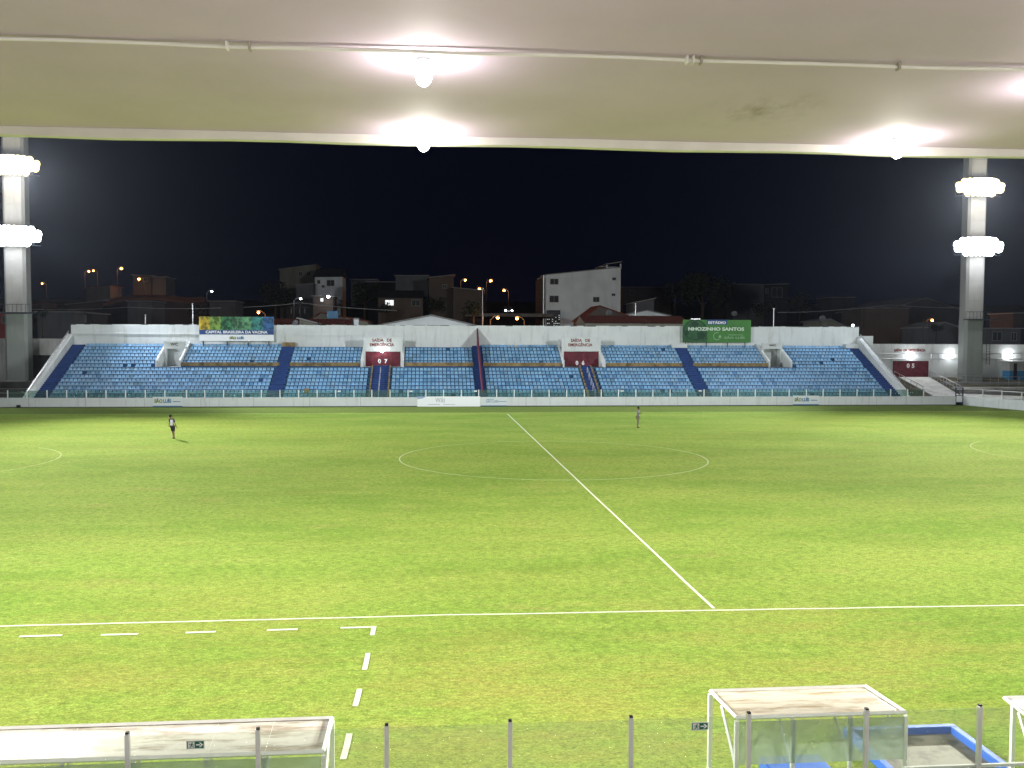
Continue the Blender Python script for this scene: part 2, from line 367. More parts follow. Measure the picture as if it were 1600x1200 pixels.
# right part: posts on the slanting wall
t = thing('wall_railing', (xr2, Y_WALL, WT), 'white pipe railing on the slanting low wall right of the gate', 'railing')
PR = []
for px in (1536, 1566, 1597, 1628):
    d = ray(px, 600); A = Vector((xr2, Y_WALL+.11)); B = Vector((q.x, q.y+.11))
    # intersect plan ray with wall line
    k = ((CX-A.x)*d.y-(CY-A.y)*d.x)/((B.x-A.x)*d.y-(B.y-A.y)*d.x); p = A+(B-A)*k; PR.append(p)
    mb = MB(); mb.box((p.x-.05, p.y-.04, WT+.03), (p.x+.05, p.y+.04, 1.85)); mb.build('post', M_WHITE, t)
mb = MB(); mb.tube((A.x+.1, A.y, 1.83), (B.x, B.y, 1.83), .035); mb.build('rail', M_WHITE, t)

# ================================================================== GRANDSTAND
Y0, TREAD, Z0, RISE, NR = 44.2, 0.758, 0.94, 0.371, 15
YB = Y0+NR*TREAD+0.1                      # back wall face
XL, XR = -47.8, 45.04
fl = lambda k: Z0+RISE*k
fy = lambda k: Y0+TREAD*k
stand = thing('grandstand', (0, Y0, 0), 'long terraced grandstand of blue steps with a white back wall beyond the pitch', 'grandstand')
def X_at(px, py, Y): return at(px, py, Y).x
# portals: x-range at the face, y of face
PORT = {'seven': (X_at(568, 560, 53), X_at(629, 560, 53)), 'six': (X_at(878, 560, 53), X_at(938.5, 560, 53)),
        'wcl': (X_at(256, 560, 53.6), X_at(289, 560, 53.6)), 'wcr': (X_at(1191, 560, 53.6), X_at(1222, 560, 53.6))}
cuts = sorted(PORT.values())
KW = 8                                     # the walkway row
def spans(k):
    if k <= KW: return [(XL, XR)]
    s = []; x = XL
    for a, b in cuts: s.append((x, a)); x = b
    s.append((x, XR)); return s
mb = MB()
for k in range(NR):
    for a, b in spans(k):
        mb.face([(a, fy(k), fl(k)), (b, fy(k), fl(k)), (b, fy(k)+TREAD, fl(k)), (a, fy(k)+TREAD, fl(k))])
        mb.face([(a, fy(k), fl(k)-RISE), (b, fy(k), fl(k)-RISE), (b, fy(k), fl(k)), (a, fy(k), fl(k))])
mb.face([(XL, Y_WALL+.22, Z0-RISE), (XR, Y_WALL+.22, Z0-RISE), (XR, fy(0), Z0-RISE), (XL, fy(0), Z0-RISE)])
mb.build('terrace', M_TER, stand)
# portal floors
mb = MB()
for a, b in cuts: mb.face([(a, fy(KW)+TREAD, fl(KW)), (b, fy(KW)+TREAD, fl(KW)), (b, YB, fl(KW)), (a, YB, fl(KW))])
mb.build('portal_floor', M_CONC, stand)
# ochre band in front of row 9 between the outer portals
for a, b in ((PORT['wcl'][1], X_at(437, 568, 51)), (X_at(453, 568, 51), PORT['seven'][0]-.3), (PORT['seven'][1]+.3, X_at(740, 568, 51)),
             (X_at(755, 568, 51), PORT['six'][0]-.3), (PORT['six'][1]+.3, X_at(1066, 568, 51)), (X_at(1083, 568, 51), PORT['wcr'][0])):
    mb = MB(); mb.box((a, fy(9)-.10, fl(8)+.12), (b, fy(9)-.004, fl(9)+.16)); mb.build('ochre_kerb', M_OCHRE, stand)
# back wall with ledge
xa, xb = X_at(111, 520, YB), X_at(1342, 520, YB); zt0, zt1 = at(111, 506.5, YB).z, at(1342, 510.5, YB).z
mb = MB(); mb.hexa([(xa, YB, 0), (xb, YB, 0), (xb, YB+.3, 0), (xa, YB+.3, 0)], [(xa, YB, zt0), (xb, YB, zt1), (xb, YB+.3, zt1), (xa, YB+.3, zt0)])
bw = mb.build('back_wall', M_WALL, stand)
mb = MB(); zl = at(200, 521.5, YB).z
mb.box((xa, YB-.10, zl-.06), (X_at(313, 521, YB), YB-.002, zl+.05)); zl2 = at(500, 523.5, YB).z
mb.box((X_at(429, 521, YB), YB-.07, zl2-.05), (X_at(563, 521, YB), YB-.002, zl2+.05))
mb.box((X_at(692, 521, YB), YB-.04, zl2+.1), (X_at(744, 521, YB), YB-.002, zl2+.14)); mb.build('wall_ledge', M_WALL, stand)
# dark grime cap on the wall
mb = MB()
for k in range(60):
    u = k/60; x0 = xa+(xb-xa)*u; x1 = x0+(xb-xa)/60*rng.uniform(.3, 1.0); z = zt0+(zt1-zt0)*u
    if rng.random() < .75: mb.box((x0, YB-.012, z-rng.uniform(.02, .09)), (x1, YB+.2, z+.02))
mb.build('mossy_coping', M_DARKC, stand)
# side parapets
def parapet(x0, x1, tall, shadow_rail, rail_side):
    mb = MB(); yb, yt = fy(0)-.9, YB+.1
    zb, zt_ = Z0+.05, Z0+RISE*NR+tall+.1
    P = [(x0, yb, -.2), (x0, yt, -.2), (x0, yt, zt_), (x0, yb, zb)]
    mb.prism(P, (x1-x0, 0, 0)); pp = mb.build('side_parapet', M_WALL, stand, bevel=.02)
    mb = MB(); xm = x0+(x1-x0)*rail_side; n = 12
    A = Vector((xm, yb+.2, zb)); B = Vector((xm, yt-.2, zt_))
    for k in range(n+1):
        p = A.lerp(B, k/n); mb.tube(p+Vector((0, 0, -.02)), p+Vector((0, 0, .32)), .03, n=6)
    mb.tube(A+Vector((0, 0, .32)), B+Vector((0, 0, .32)), .035, n=6); mb.tube(A+Vector((0, 0, .17)), B+Vector((0, 0, .17)), .022, n=6)
    mb.build('handrail', M_ALU, pp)
parapet(XL-.65, XL, .95, 0, .25)
parapet(XR, XR+.6, .95, 0, .75)
# stairways: dark painted half steps over the terrace
def stairway(x0, x1, k0, k1, border=False, rail=False):
    mb = MB()
    for k in range(k0, k1):
        mb.box((x0, fy(k)-.012, fl(k)-RISE-.02 if k else fl(k)-RISE), (x1, fy(k)+.02, fl(k)+.012))
        mb.box((x0, fy(k)+.02, fl(k)-.05), (x1, fy(k)+TREAD-.014, fl(k)+.010))
        if k < k1-1 or True: mb.box((x0, fy(k)+TREAD*.5, fl(k)+.011), (x1, fy(k)+TREAD-.013, fl(k)+RISE*.5))
    s_ = mb.build('stairway', M_STAIR, stand)
    if border:
        for x in (x0, x1):
            mb = MB()
            for k in range(k0, k1): mb.box((x-.07, fy(k)-.03, fl(k)-RISE), (x+.07, fy(k)+TREAD-.03, fl(k)+.22+rng.uniform(-.05, .05)))
            mb.build('stair_kerb', M_OCHRE, s_)
    if rail:
        mb = MB(); xm = (x0+x1)/2
        A = Vector((xm, fy(k0), fl(k0)+.8)); B = Vector((xm, fy(k1-3)+.5, fl(k1-3)+.8))
        for k in range(5):
            p = A.lerp(B, k/4); mb.tube((p.x, p.y, p.z-.8), p, .03, n=6)
        mb.tube(A, B, .035, n=6); mb.build('centre_rail', M_ALU, s_)
    return s_
stA = (-24.17, -22.9); stB = (X_at(741, 580, 50), X_at(755.5, 580, 50)); stC = (22.17, 23.4)
st7 = (X_at(580, 595, 48), X_at(608, 595, 48)); st6 = (X_at(911.5, 595, 48), X_at(929.5, 595, 48))
stairway(XL, XL+1.35, 0, NR); stairway(XR-1.2, XR, 0, NR)
stairway(*stA, 0, NR); stairway(*stB, 0, NR); stairway(*stC, 0, NR)
stairway(*st7, 0, KW+1, True, True); stairway(*st6, 0, KW+1, True, True)
mb = MB(); mb.box((stA[0]-.05, fy(14)+.02, fl(14)+.02), (stA[1]+.05, YB-.01, fl(14)+.52)); mb.build('ochre_step', M_OCHRE, stand)
mb = MB(); mb.box((stC[0]-.4, fy(14)+.02, fl(14)+.02), (stC[1]+.2, YB-.01, fl(14)+.5)); mb.build('white_step', M_WALL, stand)
mb = MB(); mb.box((XR-1.6, fy(14)+.02, fl(14)+.02), (XR-.01, YB-.01, fl(14)+.55))
mb.build('white_step', M_WALL, stand)
# maroon fin dividing the stand on the middle stairway
xf = (stB[0]+stB[1])/2+.05
M_FIN = mat('maroon_fin_paint', (0.13, 0.03, 0.05), 0.7, 0.3, 1.0, (0.05, 0.05, 0.05), 0.6, 1.2)
mb = MB(); P = [(xf, fy(1), fl(1)-.1), (xf, fy(1), fl(1)+.55), (xf, YB-.02, zt0-.25), (xf, YB-.02, fl(14)-.2)]
mb.prism(P, (.14, 0, 0)); mb.build('divider_fin', M_FIN, stand)
# portals
def portal(key, yf_, sign_top_py, lint_py, lines, doors, number, cxp):
    x0, x1 = PORT[key]
    tp = at(cxp, sign_top_py, yf_).z; ln = at(cxp, lint_py, yf_).z; fz = fl(KW)+.01
    mb = MB()
    mb.box((x0, yf_, ln), (x1, yf_+.35, tp))
    mb.box((x0, yf_, fz), (x0+.22, yf_+.35, ln-.001)); mb.box((x1-.22, yf_, fz), (x1, yf_+.35, ln-.001))
    mb.box((x0-.05, yf_-.10, tp), (x1+.05, yf_+.40, tp+.07))
    P = mb.build('exit_portal' if doors else 'toilet_portal', M_WALL, stand)
    mb = MB(); mb.box((x0+.02, YB-.25, fz), (x1-.02, YB-.01, tp-.1)); mb.build('inner_wall', M_WALL, P)
    # raking side walls
    for xx, s in ((x0, -1), (x1, 1)):
        mb = MB(); ya, yb_ = fy(KW+1)-.15, yf_
        za, zb = fl(KW)+.75, fl(KW)+RISE*((yf_-fy(KW+1))/TREAD+1)+.75
        Q = [(xx, ya, fz-.05), (xx, ya, za), (xx, YB-.3, zb+.4), (xx, YB-.3, fz-.05)]
        mb.prism(Q, (s*.2, 0, 0)); mb.build('cheek_wall', M_WALL, P)
    n = len(lines)
    for i, L in enumerate(lines):
        hh = (tp-ln)*.30 if n > 1 else (tp-ln)*.5
        zz = tp-(tp-ln)*(.20+.33*i) if n > 1 else (tp+ln)/2+.1
        wdt = (x1-x0)*(.62 if i else .50) if n > 1 else (x1-x0)*.36
        lettering(L, hh, ((x0+x1)/2-.12*(n > 1), yf_-.008, zz), M_LET if n > 1 else M_BLK, P, bold=.012, width=wdt)
    if doors:
        xm = (x0+x1)/2
        for a, b in ((x0+.24, xm-.02), (xm+.02, x1-.24)):
            mb = MB(); mb.box((a, yf_+.04, fz+.05), (b, yf_+.10, ln-.04))
            mb.box((a, yf_+.02, ln-.12), (b, yf_+.039, ln-.05)); mb.box((a, yf_+.02, fz+.06), (b, yf_+.039, fz+.14))
            mb.build('door', M_MAROON, P)
        for ch, dx in ((number[0], -.36), (number[1], .36)):
            lettering(ch, .62, (xm-.15+dx+(.1 if key == 'seven' else 0), yf_+.012, fz+(.60 if key == 'seven' else .42)), M_WHITE, P, bold=.03, name='door_number')
    return P
p7 = portal('seven', 53.0, 527.5, 549, ['SAÍDA   DE', 'EMERGÊNCIA'], True, '07', 598)
p6 = portal('six', 53.0, 528, 549, ['SAÍDA   DE', 'EMERGÊNCIA'], True, '06', 905)
portal('wcl', 53.6, 534, 545, ['WC'], False, '', 272)
portal('wcr', 53.6, 537, 545, ['WC'], False, '', 1208)
tag(p7, 'white exit portal around the maroon doors numbered 07'); tag(p6, 'white exit portal around the maroon doors numbered 06')
# small block right of the back wall
mb = MB(); zA = at(1352, 525, YB).z; mb.box((xb+.01, YB-.3, 0), (X_at(1362.5, 530, YB), YB+.6, zA)); mb.build('end_block', M_WALL, stand)

# ---- seats
def seat_geo():
    m = MB(); W_, n = .178, 4
    prof = [(-.30, .02), (-.29, .085), (-.24, .075), (-.05, .07), (.02, .12), (.065, .25), (.08, .32), (.10, .32), (.09, .24), (.05, .06), (-.02, .02)]
    # slightly dished shell: three lateral stations
    st = [(-W_, .02), (-.13, 0), (0, -.012), (.13, 0), (W_, .02)]
    V = []
    for x, dz in st:
        for y, z in prof:
            e = .92 if abs(x) == W_ and z > .2 else 1
            V.append((x*e, y, z*(1 if z < .2 else (.96 if abs(x) == W_ else 1))+dz*(.6 if z > .03 else 0)))
    k = len(prof); Fc = []
    for a in range(len(st)-1):
        for b in range(k):
            c = (b+1) % k; Fc.append((a*k+b, a*k+c, (a+1)*k+c, (a+1)*k+b))
    Fc.append(tuple(range(k))); Fc.append(tuple(reversed(range((len(st)-1)*k, len(st)*k))))
    return V, Fc
SV, SF = seat_geo()
M_SEATS = [M_SEAT, mat('faded_seat_plastic', (.26, .42, .56), .5, .15, 2), mat('darker_seat_plastic', (.12, .27, .46), .4, .15, 2), mat('grimy_seat_plastic', (.17, .29, .38), .6, .2, 2)]
seat_mes = []
for _m in M_SEATS:
    seat_me = bpy.data.meshes.new('stadium_seat'); seat_me.from_pydata(SV, [], SF); seat_me.update(); seat_me.materials.append(_m)
    bm = bmesh.new(); bm.from_mesh(seat_me); bmesh.ops.recalc_face_normals(bm, faces=bm.faces); bm.to_mesh(seat_me); bm.free(); seat_mes.append(seat_me)
def seat_kind():
    u = rng.random(); return 0 if u < .84 else (1 if u < .91 else (2 if u < .975 else 3))
SP = 0.43
def seat_spans(k):
    av = [(XL+1.35, stA[0]-.05), (stA[1]+.05, stB[0]-.05), (stB[1]+.05, stC[0]-.05), (stC[1]+.05, XR-1.2)]
    if k <= KW:
        blk = [(st7[0]-.2, st7[1]+.2), (st6[0]-.2, st6[1]+.2)]
        if k == KW: blk = [(PORT['wcl'][0]-.5, PORT['wcr'][1]+.4)]
    else: blk = [(a-.25, b+.25) for a, b in cuts]
    for a, b in blk:
        nv = []
        for c, d in av:
            if b <= c or a >= d: nv.append((c, d)); continue
            if a > c: nv.append((c, a))
            if b < d: nv.append((b, d))
        av = nv
    if k == NR-1:                          # the top row is missing its seats left of the middle
        av = [(c, d) for c, d in av if not (c > stA[0] and d < stB[1]+.1)] + [(stA[1]+.5, stA[1]+.51)]
    return av
places = []
for k in range(NR):
    for a, b in seat_spans(k):
        n = int((b-a)/SP)
        if n < 1: continue
        off = a+((b-a)-n*SP)/2+SP/2
        for i in range(n):
            if rng.random() < .006: continue
            places.append((off+i*SP, fy(k)+.44+(.0 if rng.random() < .97 else rng.uniform(-.03, .03)), fl(k)+.004, k, R(rng.uniform(-1.2, 1.2))))
front = [p for p in places if p[3] == 0]
second = [p for p in places if p[3] == 1 and stB[0]-21 < p[0] < stC[0]]
rest = []
one = front + second
one = one[:300]; chosen = set(id(p) for p in one)
for p in one:
    o = bpy.data.objects.new('stadium_seat', seat_mes[seat_kind()]); COL.objects.link(o)
    o.location = p[:3]; o.rotation_euler = (0, 0, p[4])
    if p[3] == 0: tag(o, 'light blue plastic shell seat in the lowest row, right behind the glass fence', 'seat', 'blue seats of the lowest row')
    else: tag(o, 'light blue plastic shell seat in the middle blocks of the second lowest row', 'seat', 'blue seats of the second lowest row')
allv = []; allf = []; sv = np.array(SV); nb = len(SV)
ci = 0; kinds = []
for p in places:
    if id(p) in chosen: continue
    c, s = math.cos(p[4]), math.sin(p[4])
    q_ = np.stack([sv[:, 0]*c-sv[:, 1]*s+p[0], sv[:, 0]*s+sv[:, 1]*c+p[1], sv[:, 2]+p[2]], -1)
    allv.append(q_); allf += [tuple(i+ci*nb for i in f) for f in SF]; ci += 1; kinds += [seat_kind()]*len(SF)
me = bpy.data.meshes.new('seat_rows'); me.from_pydata(np.concatenate(allv).tolist(), [], allf); me.update()
bm = bmesh.new(); bm.from_mesh(me); bmesh.ops.recalc_face_normals(bm, faces=bm.faces); bm.to_mesh(me); bm.free()
o = link('seat_rows', me, M_SEAT)
for _m in M_SEATS[1:]: me.materials.append(_m)
me.polygons.foreach_set('material_index', kinds)
tag(o, 'rows of light blue plastic seats filling the upper terraces of the grandstand', 'seats', kind='stuff')
print('seats', len(places), len(one))
# loose litter: brown box among the seats
mb = MB(); p = at(479, 616, fy(1)+.3); mb.box((p.x-.22, p.y-.2, fl(1)), (p.x+.22, p.y+.2, fl(1)+.5)); o = mb.build('cardboard_box', mat('cardboard', (.22, .16, .07), .9, .2, 3), bevel=.01)
tag(o, 'small brown box left among the blue seats behind the fence', 'box')

# ================================================================== BILLBOARDS
def billboard(px0, px1, py0, py1, Y, label):
    a = at(px0, py0, Y); b = at(px1, py1, Y)
    t = thing('billboard', ((a.x+b.x)/2, Y, b.z), label, 'billboard')
    return t, a.x, b.x, b.z, a.z
YS = YB-.55
t, x0, x1, z0, z1 = billboard(311, 428, 494.5, 523, YS, 'wide billboard in yellow, green and blue stripes above the left seats')
wd = x1-x0; hgt = z1-z0
mb = MB(); mb.box((x0, YS, z0-.75), (x1, YS+.08, z1)); mb.build('board', M_WHITE, t)
cols = [((.50, .36, .03), 0, .14), ((.17, .28, .05), .14, .29), ((.04, .17, .07), .29, .44), ((.09, .24, .12), .44, .57), ((.13, .33, .16), .57, .70), ((.05, .22, .20), .70, .85), ((.04, .12, .27), .85, 1)]
for i, (c, u0, u1) in enumerate(cols):
    mm = mat('billboard_stripe_%d' % i, c, .6, .45, 1.3, tuple(v*.25 for v in c), .9, 1.6, False, stain_lo=.47, stain_hi=.56)
    mb = MB(); mb.box((x0+wd*u0, YS-.012, z0+hgt*.26), (x0+wd*u1, YS-.001, z1)); mb.build('colour_stripe', mm, t)
mb = MB(); mb.box((x0, YS-.012, z0), (x1, YS-.001, z0+hgt*.258)); mb.build('caption_band', mat('billboard_navy', (.03, .07, .20), .6), t)
lettering('CAPITAL BRASILEIRA DA VACINA', .42, ((x0+x1)/2, YS-.02, z0+hgt*.13), M_WHITE, t, bold=.014, width=wd*.83)
lettering('SÃO', .36, ((x0+x1)/2-.45, YS-.008, z0-.40), mat('logo_olive', (.22, .26, .08), .7), t, bold=.02, width=.75)
lettering('LUÍS', .36, ((x0+x1)/2+.42, YS-.008, z0-.40), mat('logo_blue', (.08, .20, .34), .7), t, bold=.02, width=.75)
for u in (.05, .37, .65, .93):
    x = x0+wd*u; mb = MB(); mb.box((x-.06, YS+.09, fl(14)), (x+.06, YS+.19, z0)); mb.build('post', M_DMET, t)
    mb = MB(); mb.box((x-.06, YS+.0, fl(14)+.3), (x+.06, YS+.085, z0-.76)); mb.build('post', M_DMET, t)
t, x0, x1, z0, z1 = billboard(1067, 1173, 499.5, 535, YS, 'green billboard with a dark ball and a stadium name above the right seats')
wd = x1-x0; hgt = z1-z0
mb = MB(); mb.box((x0, YS, z0), (x1, YS+.08, z1)); mb.build('board', mat('billboard_green', (.06, .20, .045), .6, .15, 1.0), t)
def disc(mb, cx, cz, rx, rz, y, a0=0, a1=360, inner=0.0, n=28):
    P = []
    for k in range(n+1):
        a = R(a0+(a1-a0)*k/n); P.append((cx+rx*math.cos(a), cz+rz*math.sin(a)))
    for k in range(n):
        i0 = (cx+(P[k][0]-cx)*inner, cz+(P[k][1]-cz)*inner); i1 = (cx+(P[k+1][0]-cx)*inner, cz+(P[k+1][1]-cz)*inner)
        q4 = [(i0[0], y, i0[1]), (P[k][0], y, P[k][1]), (P[k+1][0], y, P[k+1][1]), (i1[0], y, i1[1])]
        mb.face(q4 if inner > 0 else q4[1:3]+[q4[0]])
G1 = mat('billboard_dark_green', (.012, .05, .025), .6, .2, 2); G2 = mat('billboard_mid_green', (.03, .10, .04), .6, .2, 2)
mb = MB(); mb.box((x0, YS-.008, z0), (x0+wd*.36, YS-.001, z0+hgt*.62)); mb.build('mid_green_panel', G2, t)  # printed panel in a darker green than the board
mb = MB(); disc(mb, x0+wd*.18, z0+hgt*.55, wd*.165, hgt*.43, YS-.014); mb.build('ball_print', G2, t)
mb = MB(); disc(mb, x0+wd*.17, z0+hgt*.80, wd*.065, hgt*.15, YS-.02, n=5); disc(mb, x0+wd*.27, z0+hgt*.30, wd*.07, hgt*.20, YS-.02, n=5)
disc(mb, x0+wd*.05, z0+hgt*.42, wd*.04, hgt*.14, YS-.02, n=5)
disc(mb, x0+wd*.18, z0+hgt*.55, wd*.175, hgt*.46, YS-.018, inner=.90); mb.build('ball_patch', G1, t)
mb = MB(); mb.box((x0+wd*.35, YS-.014, z0+hgt*.79), (x0+wd*.65, YS-.001, z1+.02)); mb.build('title_plate', MATS['billboard_navy'], t)
lettering('ESTÁDIO', .40, (x0+wd*.50, YS-.02, z0+hgt*.87), M_WHITE, t, bold=.015, width=wd*.26)
lettering('NHOZINHO SANTOS', .55, (x0+wd*.49, YS-.026, z0+hgt*.585), mat('sign_pale', (.62, .72, .60), .6), t, bold=.02, width=wd*.82)
PG = mat('sign_pale_green', (.25, .42, .24), .6)
mb = MB(); disc(mb, x0+wd*.50, z0+hgt*.27, wd*.055, hgt*.18, YS-.014, 60, 320, .82); disc(mb, x0+wd*.545, z0+hgt*.25, wd*.02, hgt*.07, YS-.016, n=8); mb.build('emblem', PG, t)
lettering('PREFEITURA', .16, (x0+wd*.78, YS-.012, z0+hgt*.33), PG, t, bold=.005, width=wd*.22)
lettering('SÃO LUÍS', .34, (x0+wd*.76, YS-.012, z0+hgt*.20), PG, t, bold=.01, width=wd*.30)
for u in (.05, .35, .66, .92):
    x = x0+wd*u; mb = MB(); mb.box((x-.05, YS+.09, fl(14)), (x+.05, YS+.18, z0+.1)); mb.build('post', M_DMET, t)
mb = MB(); xx = x0+wd*.17; mb.box((xx-.55, YS-.35, z1+.05), (xx+.6, YS+.05, z1+.13)); mb.box((xx-.05, YS-.15, z1-.02), (xx+.05, YS+.02, z1+.06)); mb.build('lamp_arm', M_ALU, t)

# ---- banners on the low wall
def banner(px0, px1, z0, z1, label, base):
    a = at(px0, 628, Y_WALL).x; b = at(px1, 628, Y_WALL).x
    t = thing('advertising_banner', ((a+b)/2, Y_WALL-.04, z0), label, 'banner')
    mb = MB(); mb.box((a, Y_WALL-.05, z0), (b, Y_WALL-.014, z1)); mb.build('panel', base, t); return t, a, b
LB = mat('banner_pale', (.66, .70, .70), .6); LOL = MATS['logo_olive']; LBL = MATS['logo_blue']
for px0, px1, lab in ((239, 285, 'small pale banner with olive and blue logo on the low wall behind the walking player'),
                      (1239, 1279, 'small pale banner with olive and blue logo on the low wall below the right seats')):
    t, a, b = banner(px0, px1, .06, 1.08, lab, LB); w_ = b-a
    lettering('SÃO', .5, (a+w_*.19, Y_WALL-.06, .62), LOL, t, bold=.02, width=w_*.28)
    lettering('LUÍS', .5, (a+w_*.49, Y_WALL-.06, .62), LBL, t, bold=.02, width=w_*.27)
    lettering('PREFEITURA', .14, (a+w_*.82, Y_WALL-.06, .58), LBL, t, bold=.004, width=w_*.25)
    mb = MB(); mb.box((a, Y_WALL-.058, .06), (b, Y_WALL-.051, .16)); mb.build('base_stripe', LBL, t)
t, a, b = banner(652, 750.5, -.02, 1.06, 'large glossy white banner with faint grey lettering on the low wall', mat('banner_white', (.92, .93, .95), .25, spec=.6))
w_ = b-a
lettering('Wiki', .78, (a+w_*.36, Y_WALL-.06, .66), mat('faint_grey', (.42, .45, .50), .5), t, bold=.0, width=w_*.15)
mb = MB(); mb.box((a+w_*.17, Y_WALL-.058, .20), (a+w_*.36, Y_WALL-.051, .26)); mb.box((a+w_*.41, Y_WALL-.058, .20), (a+w_*.6, Y_WALL-.051, .25)); mb.build('caption_line', MATS['faint_grey'], t)
mb = MB(); mb.prism([(a, Y_WALL-.058, 1.06), (a, Y_WALL-.058, .78), (a+w_*.08, Y_WALL-.058, .85), (a+w_*.15, Y_WALL-.058, 1.06)], (0, .006, 0)); mb.build('corner_swoosh', mat('swoosh_blue', (.35, .42, .62), .5), t)
t, a, b = banner(751.5, 792, .04, 1.0, 'worn banner with a blue outline logo right of the glossy white one', LB)
w_ = b-a
lettering('SÃO LUÍS', .34, (a+w_*.42, Y_WALL-.06, .52), LBL, t, bold=.0, width=w_*.45)
mb = MB(); mb.box((a+w_*.2, Y_WALL-.058, .74), (a+w_*.5, Y_WALL-.051, .79)); mb.box((a+w_*.65, Y_WALL-.058, .5), (a+w_*.98, Y_WALL-.051, .55)); mb.box((a, Y_WALL-.058, .04), (b, Y_WALL-.051, .11)); mb.build('blue_trim', LBL, t)
mb = MB(); p = gp(30, 637); mb.box((p.x-.16, Y_WALL-.28, 0), (p.x+.16, Y_WALL-.03, .28)); mb.box((p.x-.12, Y_WALL-.30, .05), (p.x+.12, Y_WALL-.281, .22)); tag(mb.build('loudspeaker_box', M_BLK, bevel=.01), 'small black box on the grass against the low wall near its left end', 'box')
# ================================================================== YARDS LEFT AND RIGHT OF THE STAND
YBK = 57.2
def zramp(y, za, zb): return za+(zb-za)*(y-43.4)/(YBK-43.4)
# right yard
mb = MB(); X0 = XR+.6; X1 = 82
for i in range(14):
    for j in range(8):
        a, b = X0+(X1-X0)*i/14, X0+(X1-X0)*(i+1)/14; c, d = 43.3+(YBK-43.3)*j/8, 43.3+(YBK-43.3)*(j+1)/8
        mb.face([(a, c, zramp(c, .45, 2.5)), (b, c, zramp(c, .45, 2.5)), (b, d, zramp(d, .45, 2.5)), (a, d, zramp(d, .45, 2.5))])
struct(mb.build('yard_bank', M_DIRT))
def P3(px, py, Y, dz=0.0): v = at(px, py, Y); return (v.x, Y, zramp(Y, .45, 2.5)+dz)
mb = MB()
q = [(P3(1470, 622, 43.5)[0], 43.5), (P3(1512, 622, 43.5)[0], 43.5), (P3(1452, 590, 56.9)[0], 56.9), (P3(1403, 590, 56.9)[0], 56.9)]
mb.hexa([(x, y, zramp(y, .3, 2.3)) for x, y in q], [(x, y, zramp(y, .56, 2.62)) for x, y in q]); struct(mb.build('access_ramp', M_RAMP))
mb = MB(); q = [(P3(1505, 622, 43.5)[0], 43.5), (P3(1600, 622, 43.5)[0]+3, 43.5), (P3(1600, 622, 44.6)[0]+3, 44.6), (P3(1500, 612, 46.6)[0], 46.6)]
mb.hexa([(x, y, 0) for x, y in q], [(x, y, zramp(y, .60, 2.66)) for x, y in q]); struct(mb.build('path_apron', M_RAMP))
t = thing('low_terrace', (60, 50, 1), 'worn low concrete terrace steps right of the pale ramp', 'terrace')
for k, (Ya, dz) in enumerate(((46.8, .35), (49.4, .30), (52.6, .28))):
    xa_ = P3(1512-k*18, 610-k*6, Ya)[0]; mb = MB()
    mb.box((xa_, Ya, 0.4), (82, Ya+1.0, zramp(Ya, .45, 2.5)+dz)); mb.build('step', M_CONC if k != 1 else M_RAMP, t)
# right boundary wall
t = thing('boundary_wall', (60, YBK, 2.5), 'white boundary wall with conduits and a maroon gate beside the right pylon', 'wall')
xs0 = X_at(1346, 560, YBK); zt = at(1450, 537.5, YBK).z; zt2 = at(1600, 538.5, YBK).z
mb = MB(); mb.hexa([(xs0, YBK, 0), (86, YBK, 0), (86, YBK+.3, 0), (xs0, YBK+.3, 0)], [(xs0, YBK, zt), (86, YBK, zt2), (86, YBK+.3, zt2), (xs0, YBK+.3, zt)]); mb.build('wall', M_WALL, t)
mb = MB()
for py in (552.5, 560.5):
    z = at(1450, py, YBK).z; mb.tube((X_at(1370, 556, YBK), YBK-.05, z), (86, YBK-.05, z), .05, n=6)
for px in (1455, 1467, 1528, 1564): x = X_at(px, 560, YBK); mb.tube((x, YBK-.05, at(px, 566, YBK).z), (x, YBK-.05, at(px, 552, YBK).z), .04, n=6)
mb.build('conduit', M_ALU, t)
mb = MB(); xg0, xg1 = X_at(1395, 575, YBK), X_at(1450, 575, YBK); zg0, zg1 = at(1420, 588.5, YBK).z, at(1420, 564, YBK).z
mb.box((xg0, YBK-.12, zg0-.4), (xg1, YBK-.01, zg1)); gate = mb.build('gate', M_MAROON, t)
mb = MB(); mb.box((xg0-.3, YBK-.2, zg1+.01), (xg1+.3, YBK-.01, zg1+.22)); mb.box((xg1+.01, YBK-.16, zg0-.4), (xg1+.28, YBK-.01, zg1)); mb.build('gate_frame', M_WALL, t)
lettering('0', .72, (xg0+(xg1-xg0)*.42, YBK-.135, zg1-.62), M_WHITE, gate, bold=.03, name='gate_number'); lettering('5', .72, (xg0+(xg1-xg0)*.56, YBK-.135, zg1-.62), M_WHITE, gate, bold=.03, name='gate_number')
lettering('SAÍDA  DE  EMERGÊNCIA', .45, (X_at(1421.5, 548, YBK), YBK-.02, at(1421, 547.5, YBK).z), M_LET, t, bold=.012, width=X_at(1446, 548, YBK)-X_at(1397, 548, YBK))
def walllamp(px, py, Y, lab, power=30, r=.16):
    p = at(px, py, Y); t = thing('wall_lamp', (p.x, Y, p.z), lab, 'wall lamp')
    mb = MB(); mb.tube((p.x, Y, p.z+.06), (p.x, Y-.14, p.z+.06), .06, n=8); mb.build('bracket', M_ALU, t)
    mb = MB(); mb.ball((p.x, Y-.28, p.z), r, sz=.9); mb.build('globe', M_BULB, t, True)
    lamp('POINT', 'bulb_light', (p.x, Y-.28-r-.04, p.z), power, (.93, .97, 1), size=.12, parent=t)
walllamp(1422, 555, YBK-.02, 'round lit white lamp above the maroon gate numbered 05', r=.26)
walllamp(1484, 555, YBK-.02, 'round lit white lamp between the numbered gate and the right pylon', r=.30)
